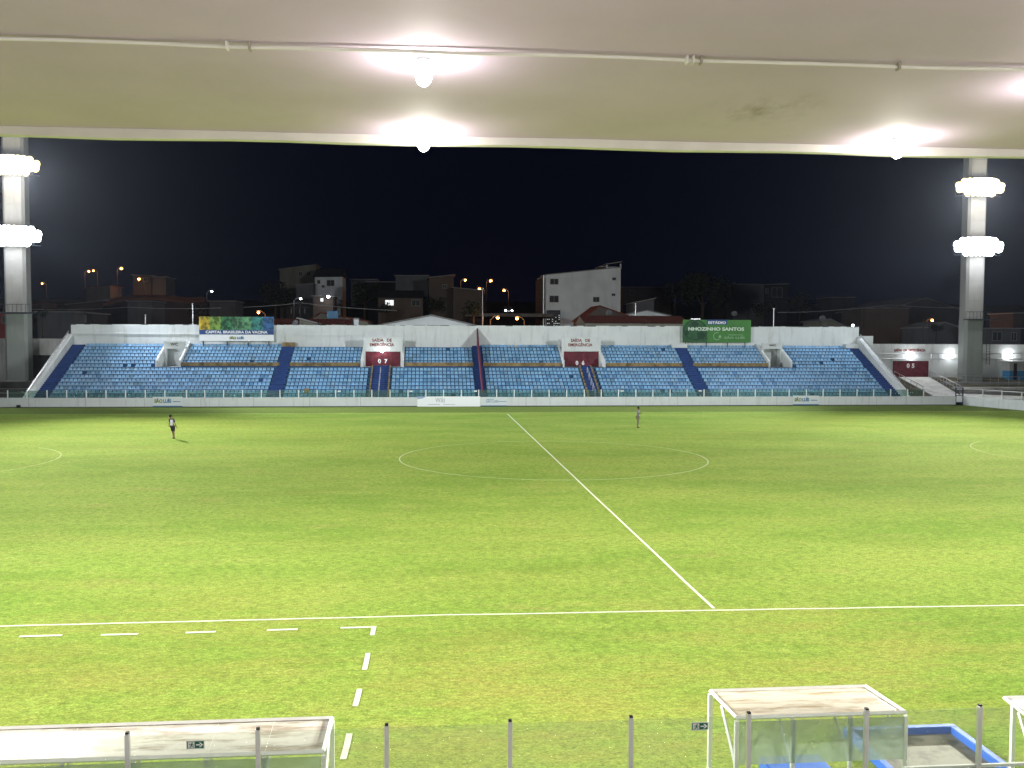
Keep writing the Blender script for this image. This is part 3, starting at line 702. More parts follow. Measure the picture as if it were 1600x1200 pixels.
walllamp(1575.5, 555, YBK-.02, 'round lit white lamp on the wall right of the right pylon', r=.30)
walllamp(597, 549, 52.9, 'small lit lamp over the maroon doors numbered 07', 60, .13)
# kiosk at right edge
a = at(1577, 598, 55.5); b = at(1640, 566, 55.5)
t = thing('changing_hut', (a.x, 55.5, a.z), 'small white hut with a blue lower half by the right boundary wall', 'hut')
mb = MB(); mb.box((a.x, 55.5, a.z+1.5), (b.x, 57.0, b.z)); mb.build('wall', M_WALL2, t)
mb = MB(); mb.box((a.x-.01, 55.48, 1.2), (b.x, 57.0, a.z+1.499)); mb.build('blue_dado', mat('blue_dado', (.05, .22, .42), .7, .2, 1), t)
mb = MB(); mb.box((a.x-.25, 55.2, b.z+.001), (b.x, 57.1, b.z+.12)); mb.build('roof', M_CONC, t)
mb = MB(); mb.box((a.x+.5, 55.46, a.z-.4), (a.x+.95, 55.479, b.z-.15)); mb.build('doorway', M_BLK, t)
# handrails in the right yard
def rails(name, pts, lab, hh=.9, mid=True, n=5, m=None):
    m = m or M_ALU; t = thing(name, pts[0], lab, 'handrail'); mb = MB(); mp = MB()
    for A, B in zip(pts, pts[1:]):
        A = Vector(A); B = Vector(B); u = Vector((0, 0, hh))
        mb.tube(A+u, B+u, .035, n=6)
        if mid: mb.tube(A+u*.5, B+u*.5, .025, n=6)
        for k in range(n+1): p = A.lerp(B, k/n); mp.tube(p-Vector((0, 0, .3)), p+u, .03, n=6)
    mb.build('rail', m, t); mp.build('posts', m, t)
rails('ramp_handrail', [P3(1397, 588, 56.5), P3(1442, 612, 47)], 'grey handrail climbing along the stand side of the pale ramp')
rails('ramp_handrail', [P3(1452, 590, 56.5), P3(1474, 600, 52.5), P3(1500, 610, 47.5)], 'grey handrail along the gate side of the pale ramp')
rails('terrace_handrail', [P3(1496, 600, 53.2, .2), P3(1560, 602, 52.4, .2), P3(1640, 604, 52, .2)], 'long grey handrail over the low concrete steps in front of the right pylon', .8)
# left yard
mb = MB(); zrl = lambda y: .3+(y-43.3)*.13
steps = [(43.3, .45), (45.6, .80), (47.9, 1.15), (50.2, 1.5), (52.5, 2.2)]
for k, (y, z) in enumerate(steps):
    y2 = steps[k+1][0] if k < 4 else YBK; mb.box((-84, y, -.2), (XL-.66, y2-.001, z))
o = mb.build('side_terrace', M_DARKC); tag(o, 'dark weathered concrete terrace steps left of the grandstand', 'terrace')
mb = MB(); mb.box((-84, 52.35, 2.201), (X_at(40, 600, 52.4), 52.9, 2.36)); o = mb.build('pale_kerb', M_CONC); tag(o, 'pale concrete kerb at the foot of the left pylon', 'kerb')
t = thing('boundary_wall', (-60, YBK, 2), 'white boundary wall with a dark opening behind the left pylon', 'wall')
zt = at(60, 529, YBK).z; xo0, xo1 = X_at(49, 560, YBK), X_at(89, 560, YBK); zo = at(60, 555, YBK).z
mb = MB(); mb.box((-86, YBK, 0), (xo0, YBK+.3, zt)); mb.box((xo0+.001, YBK+.001, zo), (xa-.05, YBK+.299, zt-.003)); mb.build('wall', M_WALL2, t)
mb = MB(); mb.box((xo0, YBK+.6, 1.5), (xo1+9, YBK+.8, zo+.5)); mb.build('opening_back', mat('dusky_grey', (.05, .05, .055), .9), t)

# ================================================================== PYLONS WITH FLOODLIGHTS
M_PYL = mat('pylon_concrete', (.36, .35, .34), .85, .10, .5, (.20, .19, .18), .5, 1.0, True, .25, 10)
M_PYL2 = mat('pylon_painted_base', (.33, .36, .34), .8, .05, .6, (.22, .22, .2), .4, .7, True)
def pylon(P, sx, lab, zb, plat_z, ztop=34.0):
    t = thing('floodlight_pylon', (P.x, P.y, zb), lab, 'floodlight pylon')
    W_, D_ = 1.2, .9
    def pr(w, d, c): return [(-w+c, -d), (w-c, -d), (w, -d+c), (w, d-c), (w-c, d), (-w+c, d), (-w, d-c), (-w, -d+c)]
    for nm, z0, z1, w, m in (('painted_base', zb-1, plat_z, W_+.02, M_PYL2), ('shaft', plat_z+.001, ztop, W_-.02, M_PYL)):
        mb = MB(); p = pr(w, D_, .28); mb.hexa([(P.x+a, P.y+b, z0) for a, b in p], [(P.x+a, P.y+b, z1) for a, b in p]); mb.build(nm, m, t)
    # formwork joints
    z = plat_z+2.2
    while z < ztop:
        mb = MB(); mb.box((P.x-W_+.24, P.y-D_-.012, z), (P.x+W_-.26, P.y-D_-.001, z+.07)); z += 2.45
        mb.build('formwork_joint', M_CONC, t)
    mb = MB(); mb.box((P.x-W_-.35, P.y-D_-.5, plat_z-.12), (P.x+W_+(1.9 if sx > 0 else 1.1), P.y-D_-.03, plat_z+.02))
    for k in range(8):
        x = P.x-W_-.3+k*(2*W_+.9)/7; mb.tube((x, P.y-D_-.45, plat_z), (x, P.y-D_-.45, plat_z+.9), .025, n=5)
    mb.tube((P.x-W_-.3, P.y-D_-.45, plat_z+.9), (P.x+W_+.6, P.y-D_-.45, plat_z+.9), .03, n=5); mb.build('service_platform', M_DMET, t)
    if sx > 0:
        mb = MB(); x = P.x+W_+.55
        for dx in (-.22, .22): mb.tube((x+dx, P.y-D_, 4.2), (x+dx, P.y-D_, plat_z-.1), .035, n=5)
        for k in range(12): mb.tube((x-.22, P.y-D_, 4.4+k*.35), (x+.22, P.y-D_, 4.4+k*.35), .02, n=5)
        mb.build('ladder', M_DMET, t)
    for zc, lens, nm in ((18.55 if sx > 0 else 18.35, M_FLC, 'floodlight'), (25.7 if sx > 0 else 26.1, M_FLW, 'floodlight')):
        cx_ = P.x-sx*0.05; mb = MB()
        for k in range(9):
            a0 = (k-4.5)/4.5; a1 = (k-3.5)/4.5
            A = Vector((cx_+a0*2.9, P.y-D_-.9+abs(a0)**2*.9, zc-1.0)); B = Vector((cx_+a1*2.9, P.y-D_-.9+abs(a1)**2*.9, zc-1.0))
            mb.tube(A, B, .05, n=6); mb.tube(A+Vector((0, 0, 1.0)), B+Vector((0, 0, 1.0)), .05, n=6); mb.tube(A, A+Vector((0, 0, 1.0)), .04, n=6)
        mb.tube((cx_-1.0, P.y-D_+.05, zc-1.0), (cx_-1.0, P.y-D_-.85, zc-1.0), .06, n=6); mb.tube((cx_+1.0, P.y-D_+.05, zc-1.0), (cx_+1.0, P.y-D_-.85, zc-1.0), .06, n=6)
        mb.build('lamp_gantry', M_DMET, t)
        for row, zz, n in ((0, zc-.70, 8), (1, zc-.24, 13), (2, zc+.24, 13), (3, zc+.68, 9)):  # heads multiplied and packed into an oval, giving the banks the glare's shape
            for k in range(n):
                u = (k-(n-1)/2)/((n-1)/2); x = cx_+u*(1.55, 2.6, 2.7, 2.0)[row]; y = P.y-D_-1.15+abs(u)**2*.8
                L = Vector((x, y, zz)); dr = (Vector((CX*.3, -20, 0))-L).normalized()
                dr = (dr+Vector((u*.35, 0, 0))).normalized()
                mb = MB(); mb.tube(L-dr*.35, L+dr*.02, .24, .44, n=12); h = mb.build(nm, M_ALU, t)
                mb = MB(); mb.tube(L+dr*.021, L+dr*.05, .43, .41, n=16); mb.build('lens', lens, h)
    return t
pylon(PY_R, 1, 'tall concrete pylon with two lit floodlight banks right of the grandstand', 2.0, at(1515, 499, 55).z)
pylon(PY_L, -1, 'tall concrete pylon with two lit floodlight banks left of the grandstand', 2.0, at(31, 488.5, 55).z)

# ================================================================== TOWN ON THE HILLSIDE
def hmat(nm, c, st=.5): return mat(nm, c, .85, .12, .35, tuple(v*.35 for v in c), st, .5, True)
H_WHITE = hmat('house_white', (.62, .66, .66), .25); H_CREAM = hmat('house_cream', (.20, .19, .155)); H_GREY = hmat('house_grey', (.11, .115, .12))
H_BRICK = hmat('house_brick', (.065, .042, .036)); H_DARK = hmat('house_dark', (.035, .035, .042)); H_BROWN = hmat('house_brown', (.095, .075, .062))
R_TILE = mat('clay_roof_tiles', (.13, .04, .03), .9, .3, 2.5); R_METAL = mat('old_metal_roof', (.20, .20, .19), .7, .2, .4, (.08, .07, .06), .6, .3)
R_PALE = mat('pale_fibre_roof', (.30, .29, .28), .8, .15, .6); R_ORANGE = mat('orange_roof', (.32, .10, .05), .8, .15, .5)
M_WIN = mat('dark_window', (.03, .034, .036), .5, spec=.2)
M_FRAME = mat('window_frame_paint', (.30, .30, .28), .6)
def house(px0, px1, yl, yr, Y, wall, lab, roof=None, rtype='mono', apex=None, wins=(), depth=8, over=.35, cat='house', lit=()):
    a = at(px0, yl, Y); b = at(px1, yr, Y); zb = terr(Y)-.8
    if min(a.z, b.z) < zb+1: zb = min(a.z, b.z)-3
    t = thing('house', ((a.x+b.x)/2, Y, zb), lab, cat)
    pts = [(a.x, Y, zb), (b.x, Y, zb), (b.x, Y, b.z)]
    if rtype == 'gable':
        c = at(apex[0], apex[1], Y); pts.append((c.x, Y, c.z))
    pts.append((a.x, Y, a.z)); mb = MB(); mb.prism(pts, (0, depth, 0)); mb.build('wall', wall, t)
    roof = roof or R_METAL; mb = MB()
    top = pts[2:]; th = .16
    for p, q_ in zip(top, top[1:]):
        p, q_ = Vector(p), Vector(q_); d = (q_-p).normalized(); e0 = p-(d*over if p == Vector(top[0]) else Vector()); e1 = q_+(d*over if q_ == Vector(top[-1]) else Vector())
        up = Vector((0, 0, .012)); F = Vector((0, -over, 0)); Bk = Vector((0, depth+over, 0))
        mb.hexa([e0+up+F, e1+up+F, e1+up+Bk, e0+up+Bk], [v+Vector((0, 0, th)) for v in (e0+up+F, e1+up+F, e1+up+Bk, e0+up+Bk)])
    if rtype == 'hip':                       # a pitched roof seen from its eaves side
        mb = MB(); c = at(apex[0], apex[1], Y); hz = c.z
        A, B = Vector((a.x-over, Y-over, a.z)), Vector((b.x+over, Y-over, b.z)); n_ = Vector((0, depth/2+over, 0))
        C_, D_ = Vector((a.x-over*.2, Y+depth/2, hz)), Vector((b.x+over*.2, Y+depth/2, hz))
        A2, B2 = A+Vector((0, depth+2*over, 0)), B+Vector((0, depth+2*over, 0))
        mb.face([A, B, D_, C_]); mb.face([B2, A2, C_, D_]); mb.face([A, C_, A2]); mb.face([B, B2, D_]); mb.face([A, A2, B2, B])
    mb.build('roof', roof, t)
    for (x0, y0, x1, y1) in wins:
        p = at(x0, y1, Y-.02); q_ = at(x1, y0, Y-.02)
        f = MB(); e = .07
        f.box((p.x-e, Y-.07, p.z-e), (q_.x+e, Y-.003, p.z)); f.box((p.x-e, Y-.07, q_.z), (q_.x+e, Y-.003, q_.z+e))
        f.box((p.x-e, Y-.07, p.z+.001), (p.x, Y-.003, q_.z-.001)); f.box((q_.x, Y-.07, p.z+.001), (q_.x+e, Y-.003, q_.z-.001))
        f.box(((p.x+q_.x)/2-.03, Y-.06, p.z+.001), ((p.x+q_.x)/2+.03, Y-.004, q_.z-.001)); wo = f.build('window', M_FRAME, t)
        g = MB(); g.box((p.x, Y-.03, p.z), (q_.x, Y-.005, q_.z)); g.build('pane', M_LIT if (x0, y0, x1, y1) in lit else M_WIN, wo)
    return t, a, b, zb
# tall white block
t, a, b, zb = house(852, 970, 430, 418, 128, H_WHITE, 'tall white apartment block with a sloping roofline and small dark windows', R_METAL, wins=[(860, 436, 872, 444), (859, 462.5, 872.5, 472), (957, 434, 962, 437.5), (956, 459, 961, 462), (927, 464.5, 936, 471.5)], depth=13, over=.12, cat='apartment block')
t['category'] = 'apartment block'
YT = 128; p = at(848, 433, YT); mb = MB(); mb.box((p.x, YT+.3, zb), (a.x-.01, YT+12, p.z)); mb.build('side_wall', H_DARK, t)
mb = MB(); p = at(851, 430, YT); mb.tube((p.x-.2, YT-.1, zb), (p.x-.2, YT-.1, p.z), .10, n=6); mb.tube((p.x-.2, YT-.1, p.z), (p.x-.9, YT-.1, p.z-.2), .09, n=6); mb.build('drainpipe', M_ALU, t)
p0, p1 = at(946, 413.5, YT-.2), at(971.5, 409.5, YT-.2); q0 = at(950, 419, YT)
mb = MB(); mb.hexa([(p0.x, YT-.6, p0.z), (p1.x, YT-.6, p1.z), (p1.x, YT+6, p1.z), (p0.x, YT+6, p0.z)], [(p0.x, YT-.6, p0.z+.14), (p1.x, YT-.6, p1.z+.14), (p1.x, YT+6, p1.z+.14), (p0.x, YT+6, p0.z+.14)])
r0, r1 = at(936, 417, YT), at(948, 416, YT); mb.box((r0.x, YT-.4, r0.z-.05), (r1.x, YT+5, r0.z+.12)); mb.build('upper_canopy', R_PALE, t)
mb = MB(); c0, c1 = at(969, 412, YT), at(970.8, 420, YT); mb.box((c0.x, YT, c1.z), (c1.x, YT+.25, c0.z)); c0, c1 = at(947, 414, YT), at(949.5, 420, YT); mb.box((c0.x, YT, c1.z), (c1.x, YT+.25, c0.z))
c0, c1 = at(950, 416.0, YT), at(969, 420.5, YT); mb.box((c0.x+.05, YT+1.2, c1.z-.4), (c1.x-.05, YT+1.4, c0.z)); mb.build('roof_terrace_wall', H_WHITE, t)
lw = at(854, 513, YT-.05); hw = at(875, 485, YT-.05); mb = MB()
mb.box((lw.x, YT-.10, lw.z), (hw.x, YT-.05, hw.z)); bt = mb.build('block_screen', M_WIN, t)
mb = MB()
for i in range(9):
    x = lw.x+(hw.x-lw.x)*i/8; mb.box((x-.05, YT-.16, lw.z), (x+.05, YT-.102, hw.z))
for i in range(10):
    z = lw.z+(hw.z-lw.z)*i/9; mb.box((lw.x, YT-.17, z-.05), (hw.x, YT-.103, z+.05))
mb.build('screen_grid', H_GREY, bt)
mb = MB()
for i in range(22):
    x = lw.x+(hw.x-lw.x)*(.0625+.125*rng.randrange(8)); z = lw.z+(hw.z-lw.z)*(.055+.111*rng.randrange(7))
    mb.box((x-.10, YT-.101, z-.07), (x+.10, YT-.0995, z+.07))
mb.build('lit_gap', mat('dim_glow', (1, 1, 1), .5, emit=(.8, .95, .9), emit_s=.45), bt)

HS = [
 (437, 493, 421, 414, 175, H_CREAM, 'cream house with a tilted roofline high on the hill at left', R_METAL, 'mono', None, [(467, 425, 472, 431), (480, 425, 485, 431)]),
 (492, 535, 433, 432.5, 165, H_WHITE, 'white house with a small and a large window below a dark roof', H_DARK, 'hip', (514, 418), [(496, 438, 500, 443), (511, 438, 522, 446.5), (503, 446, 507, 449)]),
 (463, 489, 445, 444, 160, H_GREY, 'dim grey house below the cream hillside house', R_METAL, 'mono', None, []),
 (618, 669, 431, 431, 160, H_GREY, 'flat-topped grey building above the row with a lit window', R_METAL, 'mono', None, []),
 (670, 709, 434, 430, 150, H_BROWN, 'brown unplastered house with a raised corner', R_METAL, 'mono', None, [(692, 445, 698, 450)]),
 (708, 752, 450, 454, 146, H_BROWN, 'brown flat-roofed house right of the raised-corner house', R_METAL, 'mono', None, []),
 (591, 661, 465, 466, 142, H_BROWN, 'low brown house with one bright and one barred lit window', H_DARK, 'hip', (625, 452), [(602, 469, 615, 477), (643.5, 469, 656, 477.5)]),
 (548, 588, 437, 437, 190, H_GREY, 'long low house with a pale roof edge on the hilltop', R_PALE, 'mono', None, []),
 (573, 618, 441, 441, 185, H_DARK, 'dark low house with a pale roof strip on the hilltop', R_PALE, 'mono', None, []),
 (489, 520, 463, 464, 150, H_BROWN, 'small reddish shop under a bright white lamp', R_METAL, 'mono', None, [(501, 466, 505, 471)]),
 (208, 236, 430, 431, 200, H_BROWN, 'small house lit orange by the street lamp on its corner', R_METAL, 'mono', None, [(224, 434, 230, 440)]),
 (238, 259, 433, 433, 200, H_GREY, 'pale little house beside the orange-lit corner house', R_METAL, 'mono', None, []),
 (135, 172, 450, 447, 190, H_BROWN, 'dim reddish house above the long orange roof', R_TILE, 'mono', None, []),
 (104, 165, 476, 470, 150, H_BRICK, 'dim brick house left of the grey parapet house', R_METAL, 'mono', None, []),
 (40, 65, 478, 474, 170, H_BRICK, 'dark brick house right behind the left pylon', R_TILE, 'mono', None, []),
 (199, 237, 471, 471, 135, H_GREY, 'grey parapet house under the long orange roof', R_METAL, 'mono', None, []),
 (58, 112, 488, 488, 85, H_GREY, 'plain grey gable wall right beside the left pylon', R_METAL, 'mono', None, []),
 (112, 144, 489, 490, 90, H_DARK, 'dark sheet-clad shed above the left end of the back wall', R_METAL, 'mono', None, [(130, 493, 134, 503)]),
 (-20, 14, 489, 489, 85, mat('red_house_paint', (.30, .06, .06), .8, .2, .5), 'red painted house behind the left pylon at the photo edge', R_METAL, 'mono', None, [(4, 494, 9, 505)]),
 (327, 367, 471, 471, 150, H_GREY, 'dim grey house with a pale roof edge left of the white pole lamp', R_PALE, 'mono', None, []),
 (973, 1049, 449, 449, 165, H_GREY, 'old dark grey building right of the tall white block', R_METAL, 'mono', None, [(985, 455, 990, 460)]),
 (989, 1022, 474, 467, 125, H_GREY, 'grey lean-to house with a slanting roof right of the tall block', R_PALE, 'mono', None, []),
 (1146, 1194, 444.5, 445, 170, H_GREY, 'square grey unfinished building high on the right', R_METAL, 'mono', None, []),
 (1194, 1230, 445, 444, 171, H_DARK, 'open concrete frame beside the square unfinished building', R_PALE, 'mono', None, [(1196, 451, 1200, 458), (1206, 450, 1222, 464)]),
 (1132, 1146, 453, 444, 168, H_DARK, 'narrow dark annex left of the square unfinished building', R_METAL, 'mono', None, []),
 (1300, 1334, 465, 465, 190, H_DARK, 'dark flat house with a small lean-to on the hill at right', R_METAL, 'mono', None, []),
 (1345, 1420, 482, 482, 130, H_BROWN, 'dim brown house under the wide shed roof at right', R_METAL, 'mono', None, []),
 (1283, 1322, 502, 512, 85, H_CREAM, 'low cream gable just over the right end of the back wall', R_METAL, 'gable', (1297, 499.5), []),
 (1536, 1595, 514, 514, 82, H_GREY, 'grey house with a shutter and an arched window right of the right pylon', R_PALE, 'mono', None, [(1551, 519, 1565, 532), (1580, 520, 1588, 532)]),
 (1584, 1640, 490, 489, 100, H_BRICK, 'brick house with a pale roof slab at the right photo edge', R_PALE, 'mono', None, []),
]
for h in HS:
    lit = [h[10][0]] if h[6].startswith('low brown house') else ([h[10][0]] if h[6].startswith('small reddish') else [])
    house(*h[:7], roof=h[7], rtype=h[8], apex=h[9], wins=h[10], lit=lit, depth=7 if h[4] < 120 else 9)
# barred window grid light
def shed(px0, px1, ye, apx, apy, Y, wall, roof, lab, depth=10, cat='shed', facing=True):
    t, a, b, zb = house(px0, px1, ye, ye, Y, wall, lab, roof, 'gable', (apx, apy), [], depth, .25, cat); return t
shed(592, 742, 509, 674, 493.5, 66, H_WHITE, R_METAL, 'long warehouse with a low white gable just behind the back wall', 30, 'warehouse')
shed(1388, 1500, 484, 1447, 466, 140, H_DARK, R_METAL, 'wide dark shed with a shallow curved roof behind the right pylon', 26)
shed(1450, 1500, 512, 1475, 504.5, 84, H_GREY, R_PALE, 'small gabled house with pale eaves left of the right pylon', 8, 'house')
shed(908, 998, 500, 937, 478.5, 92, H_BROWN, R_TILE, 'open tiled shelter in front of the tall white block', 8, 'shelter')
shed(970, 1046, 493.5, 1011, 485.5, 96, H_WHITE, R_METAL, 'low white gable behind the red tiled roof', 8, 'house')
# red tiled eaves roof with cream fascia
def tiled(px0, px1, ytop, ybot, Y, lab, wallm):
    a, b = at(px0, ybot, Y), at(px1, ybot, Y); dz = at(px0, ytop, Y+4).z-a.z
    t = thing('tiled_house', ((a.x+b.x)/2, Y, terr(Y)), lab, 'house')
    mb = MB(); mb.box((a.x, Y+.25, terr(Y)-1), (b.x, Y+7.5, a.z-.02)); mb.build('wall', wallm, t)
    mb = MB(); n = int((b.x-a.x)/.28)
    def prof(y, z): return [(a.x-.2+(b.x-a.x+.4)*i/(2*n), y, z+(.05 if i % 2 else -.02)) for i in range(2*n+1)]
    A = prof(Y-.1, a.z); B = prof(Y+4, a.z+dz); C_ = prof(Y+8, a.z)
    for i in range(2*n): mb.face([A[i], A[i+1], B[i+1], B[i]]); mb.face([B[i], B[i+1], C_[i+1], C_[i]])
    mb.build('roof', R_TILE, t)
    mb = MB(); mb.prism([(a.x-.15, Y-.05, a.z-.05), (a.x-.15, Y+4, a.z+dz-.06), (a.x-.15, Y+7.9, a.z-.05)], (b.x-a.x+.3, 0, 0)); mb.build('gable_end', wallm, t)
tiled(915, 1075, 493, 504, 64, 'long low house with a dark red tiled roof and cream wall behind the back wall', H_CREAM)
tiled(425, 545, 498, 511, 70, 'low house with a dark maroon tiled roof behind the left back wall', H_GREY)
t, a, b, zb = house(468, 492, 499, 505, 64, H_CREAM, 'small pale lean-to in front of the dark maroon roof', R_METAL, 'mono', None, [], 4)
t, a, b, zb = house(553, 560, 499, 499, 64, H_WHITE, 'narrow white chimney block left of the warehouse', R_METAL, 'mono', None, [], 1, .05, 'chimney block'); t.name = 'chimney_block'
shed(484, 575, 503, 500, 489, 80, H_CREAM, R_TILE, 'wide low cream gable behind the blue water tank', 10, 'house')
# long orange roof
a, b = at(160, 464, 150), at(320, 466, 150); t = thing('long_roofed_hall', ((a.x+b.x)/2, 150, terr(150)), 'long hall with a sagging orange roof on the left hillside', 'hall')
mb = MB(); Z = [(160, 470), (200, 463), (240, 461.5), (270, 463), (290, 465), (320, 465.5), (322, 470), (300, 473), (285, 472), (262, 470), (240, 466.5), (205, 468), (160, 476)]
top = [at(x, y, 152) for x, y in Z[:6]]; bot = [at(x, y, 149) for x, y in [(160, 478), (200, 468), (240, 467), (270, 470.5), (290, 472.5), (320, 471)]]
for i in range(5): mb.hexa([bot[i], bot[i+1], top[i+1], top[i]], [v+Vector((0, 0, .15)) for v in (bot[i], bot[i+1], top[i+1], top[i])])
mb.build('roof', R_ORANGE, t)
mb = MB()
for i in range(5):
    A, B = bot[i], bot[i+1]; mb.hexa([(A.x, 149.5, terr(150)-1), (B.x, 149.5, terr(150)-1), (B.x, 158, terr(150)-1), (A.x, 158, terr(150)-1)], [(A.x, 149.5, A.z-.05), (B.x, 149.5, B.z-.05), (B.x, 158, B.z-.05), (A.x, 158, A.z-.05)])
mb.build('wall', H_BRICK, t)
# blue water tank
p = at(520, 492, 78); t = thing('water_tank', (p.x, 78, p.z-.9), 'blue square water tank above the maroon tiled roof', 'water tank')
mb = MB(); mb.box((p.x-.75, 77.3, p.z-.5), (p.x+.75, 78.7, p.z+.55)); mb.build('tank', mat('tank_blue', (.08, .20, .34), .5, .1, 2), t, bevel=.08)
mb = MB(); mb.box((p.x-.85, 77.2, p.z-.6), (p.x+.85, 78.8, p.z-.51))
for dx in (-.7, .7): mb.box((p.x+dx-.08, 77.3, terr(78)), (p.x+dx+.08, 78.7, p.z-.601))
mb.build('stand', H_GREY, t)
# satellite dishes
def dish(px, py, Y, r, lab):
    p = at(px, py, Y); t = thing('satellite_dish', (p.x, Y, p.z-r-.4), lab, 'satellite dish'); mb = MB(); n = 14
    rings = [(0, 0), (.5, .06), (1, .25)]; c = Vector(p); ax = Vector((-.3, -.8, .5)).normalized(); q_ = ax.to_track_quat('Z', 'Y'); V = []
    for rr, h in rings: V.append([c+q_@Vector((r*rr*math.cos(2*math.pi*k/n), r*rr*math.sin(2*math.pi*k/n), r*h)) for k in range(n)])
    for i in (0, 1):
        for k in range(n):
            j = (k+1) % n; f = [V[i][k], V[i][j], V[i+1][j], V[i+1][k]]; mb.face(f if i else [f[0], f[2], f[3]])
    d = mb.build('dish', H_GREY, t); s = d.modifiers.new('thickness', 'SOLIDIFY'); s.thickness = .02
    mb = MB(); mb.tube((p.x, Y+.1, p.z-r-1.2), (p.x, Y+.1, p.z), .04, n=6); mb.tube(c, c+ax*r*.8, .015, n=5); mb.build('mount', M_DMET, t)
dish(951.5, 489, 68, .42, 'grey satellite dish on the red tiled roof'); dish(1147.5, 490.5, 75, .42, 'small satellite dish above the green billboard')
dish(462, 505, 62, .40, 'white satellite dish left of the pale lean-to'); dish(1285, 498, 70, .45, 'grey satellite dish left of the low cream gable')
# street lamps
def street_lamp(px, py, Y, col, lab, glow=.34, power=900, pole_m=None, side=1):
    p = at(px, py, Y); zb = terr(Y); zb = min(zb, p.z-2)
    t = thing('street_lamp', (p.x+side*1.2, Y, zb), lab, 'street lamp')
    mb = MB(); mb.tube((p.x+side*1.2, Y, zb), (p.x+side*1.2, Y, p.z-.3), .11, .07, n=8); mb.build('pole', pole_m or H_DARK, t)
    mb = MB(); mb.tube((p.x+side*1.2, Y, p.z-.35), (p.x+side*.6, Y, p.z+.02+glow*.7), .04, n=6); mb.tube((p.x+side*.6, Y, p.z+.02+glow*.7), (p.x, Y, p.z+.10+glow*.7), .04, n=6)
    mb.ball((p.x, Y, p.z+.14+glow*.6), .25, sx=1.5, sz=.4); mb.build('arm', H_DARK, t)
    mb = MB(); mb.ball((p.x, Y, p.z), glow, sz=.8); mb.build('lamp_head', M_SOD if col == 'o' else M_BULB, t, True)
    lamp('POINT', 'street_light', (p.x, Y-glow-.1, p.z-.2), power, (1, .42, .14) if col == 'o' else (.9, .95, 1), size=.3, parent=t)
    return t
SL = [(66, 443, 230, 'o', 'small dim orange street lamp nearest the left pylon', .28), (139, 424, 240, 'o', 'left one of two orange street lamps glowing close together', .36), (146, 423, 243, 'o', 'right one of two orange street lamps glowing close together', .34),
      (190, 419.5, 225, 'o', 'highest orange street lamp on the left hillside', .46), (217.5, 436, 192, 'o', 'orange street lamp at the corner of the orange-lit house', .42),
      (331, 455.5, 180, 'w', 'small white lamp on the dark slope above the striped billboard', .22), (404, 488, 120, 'o', 'orange street lamp glowing just above the striped billboard', .30),
      (470, 467, 110, 'w', 'small white lamp on the utility pole with insulators', .16), (513, 463.5, 147, 'w', 'bright white lamp over the reddish shop', .32),
      (727, 437.5, 200, 'o', 'leftmost orange lamp of the street climbing behind the warehouse', .38), (749, 451.5, 150, 'o', 'orange lamp on a tall pole beside the brown flat-roofed house', .36),
      (767, 438.5, 205, 'o', 'highest orange lamp of the street climbing beside the tall block', .48), (787.5, 453.5, 185, 'o', 'rightmost upper orange lamp of the climbing street', .36),
      (777.5, 496.5, 95, 'o', 'lower left orange lamp of the pair just over the back wall', .27), (808, 497.5, 97, 'o', 'lower right orange lamp of the pair just over the back wall', .27),
      (1456, 500.5, 110, 'o', 'orange street lamp left of the right pylon', .27)]
for i, (px, py, Y, c, lab, g) in enumerate(SL): street_lamp(px, py, Y, c, lab, g, 1100 if c == 'o' else 300, side=-1 if i % 2 else 1)
# small spotlight on the coping
p = at(1332, 510, YB+.4); t = thing('coping_light', p, 'tiny lit spotlight on top of the right end of the back wall', 'spotlight')
mb = MB(); mb.ball((p.x, p.y-.1, p.z+.12), .13); mb.build('lens', M_BULB, t); mb = MB(); mb.tube((p.x, p.y, p.z-.4), (p.x, p.y, p.z+.1), .04, n=6); mb.tube((p.x, p.y, p.z+.1), (p.x+.35, p.y, p.z+.2), .04, n=6); mb.build('bracket', M_DMET, t)
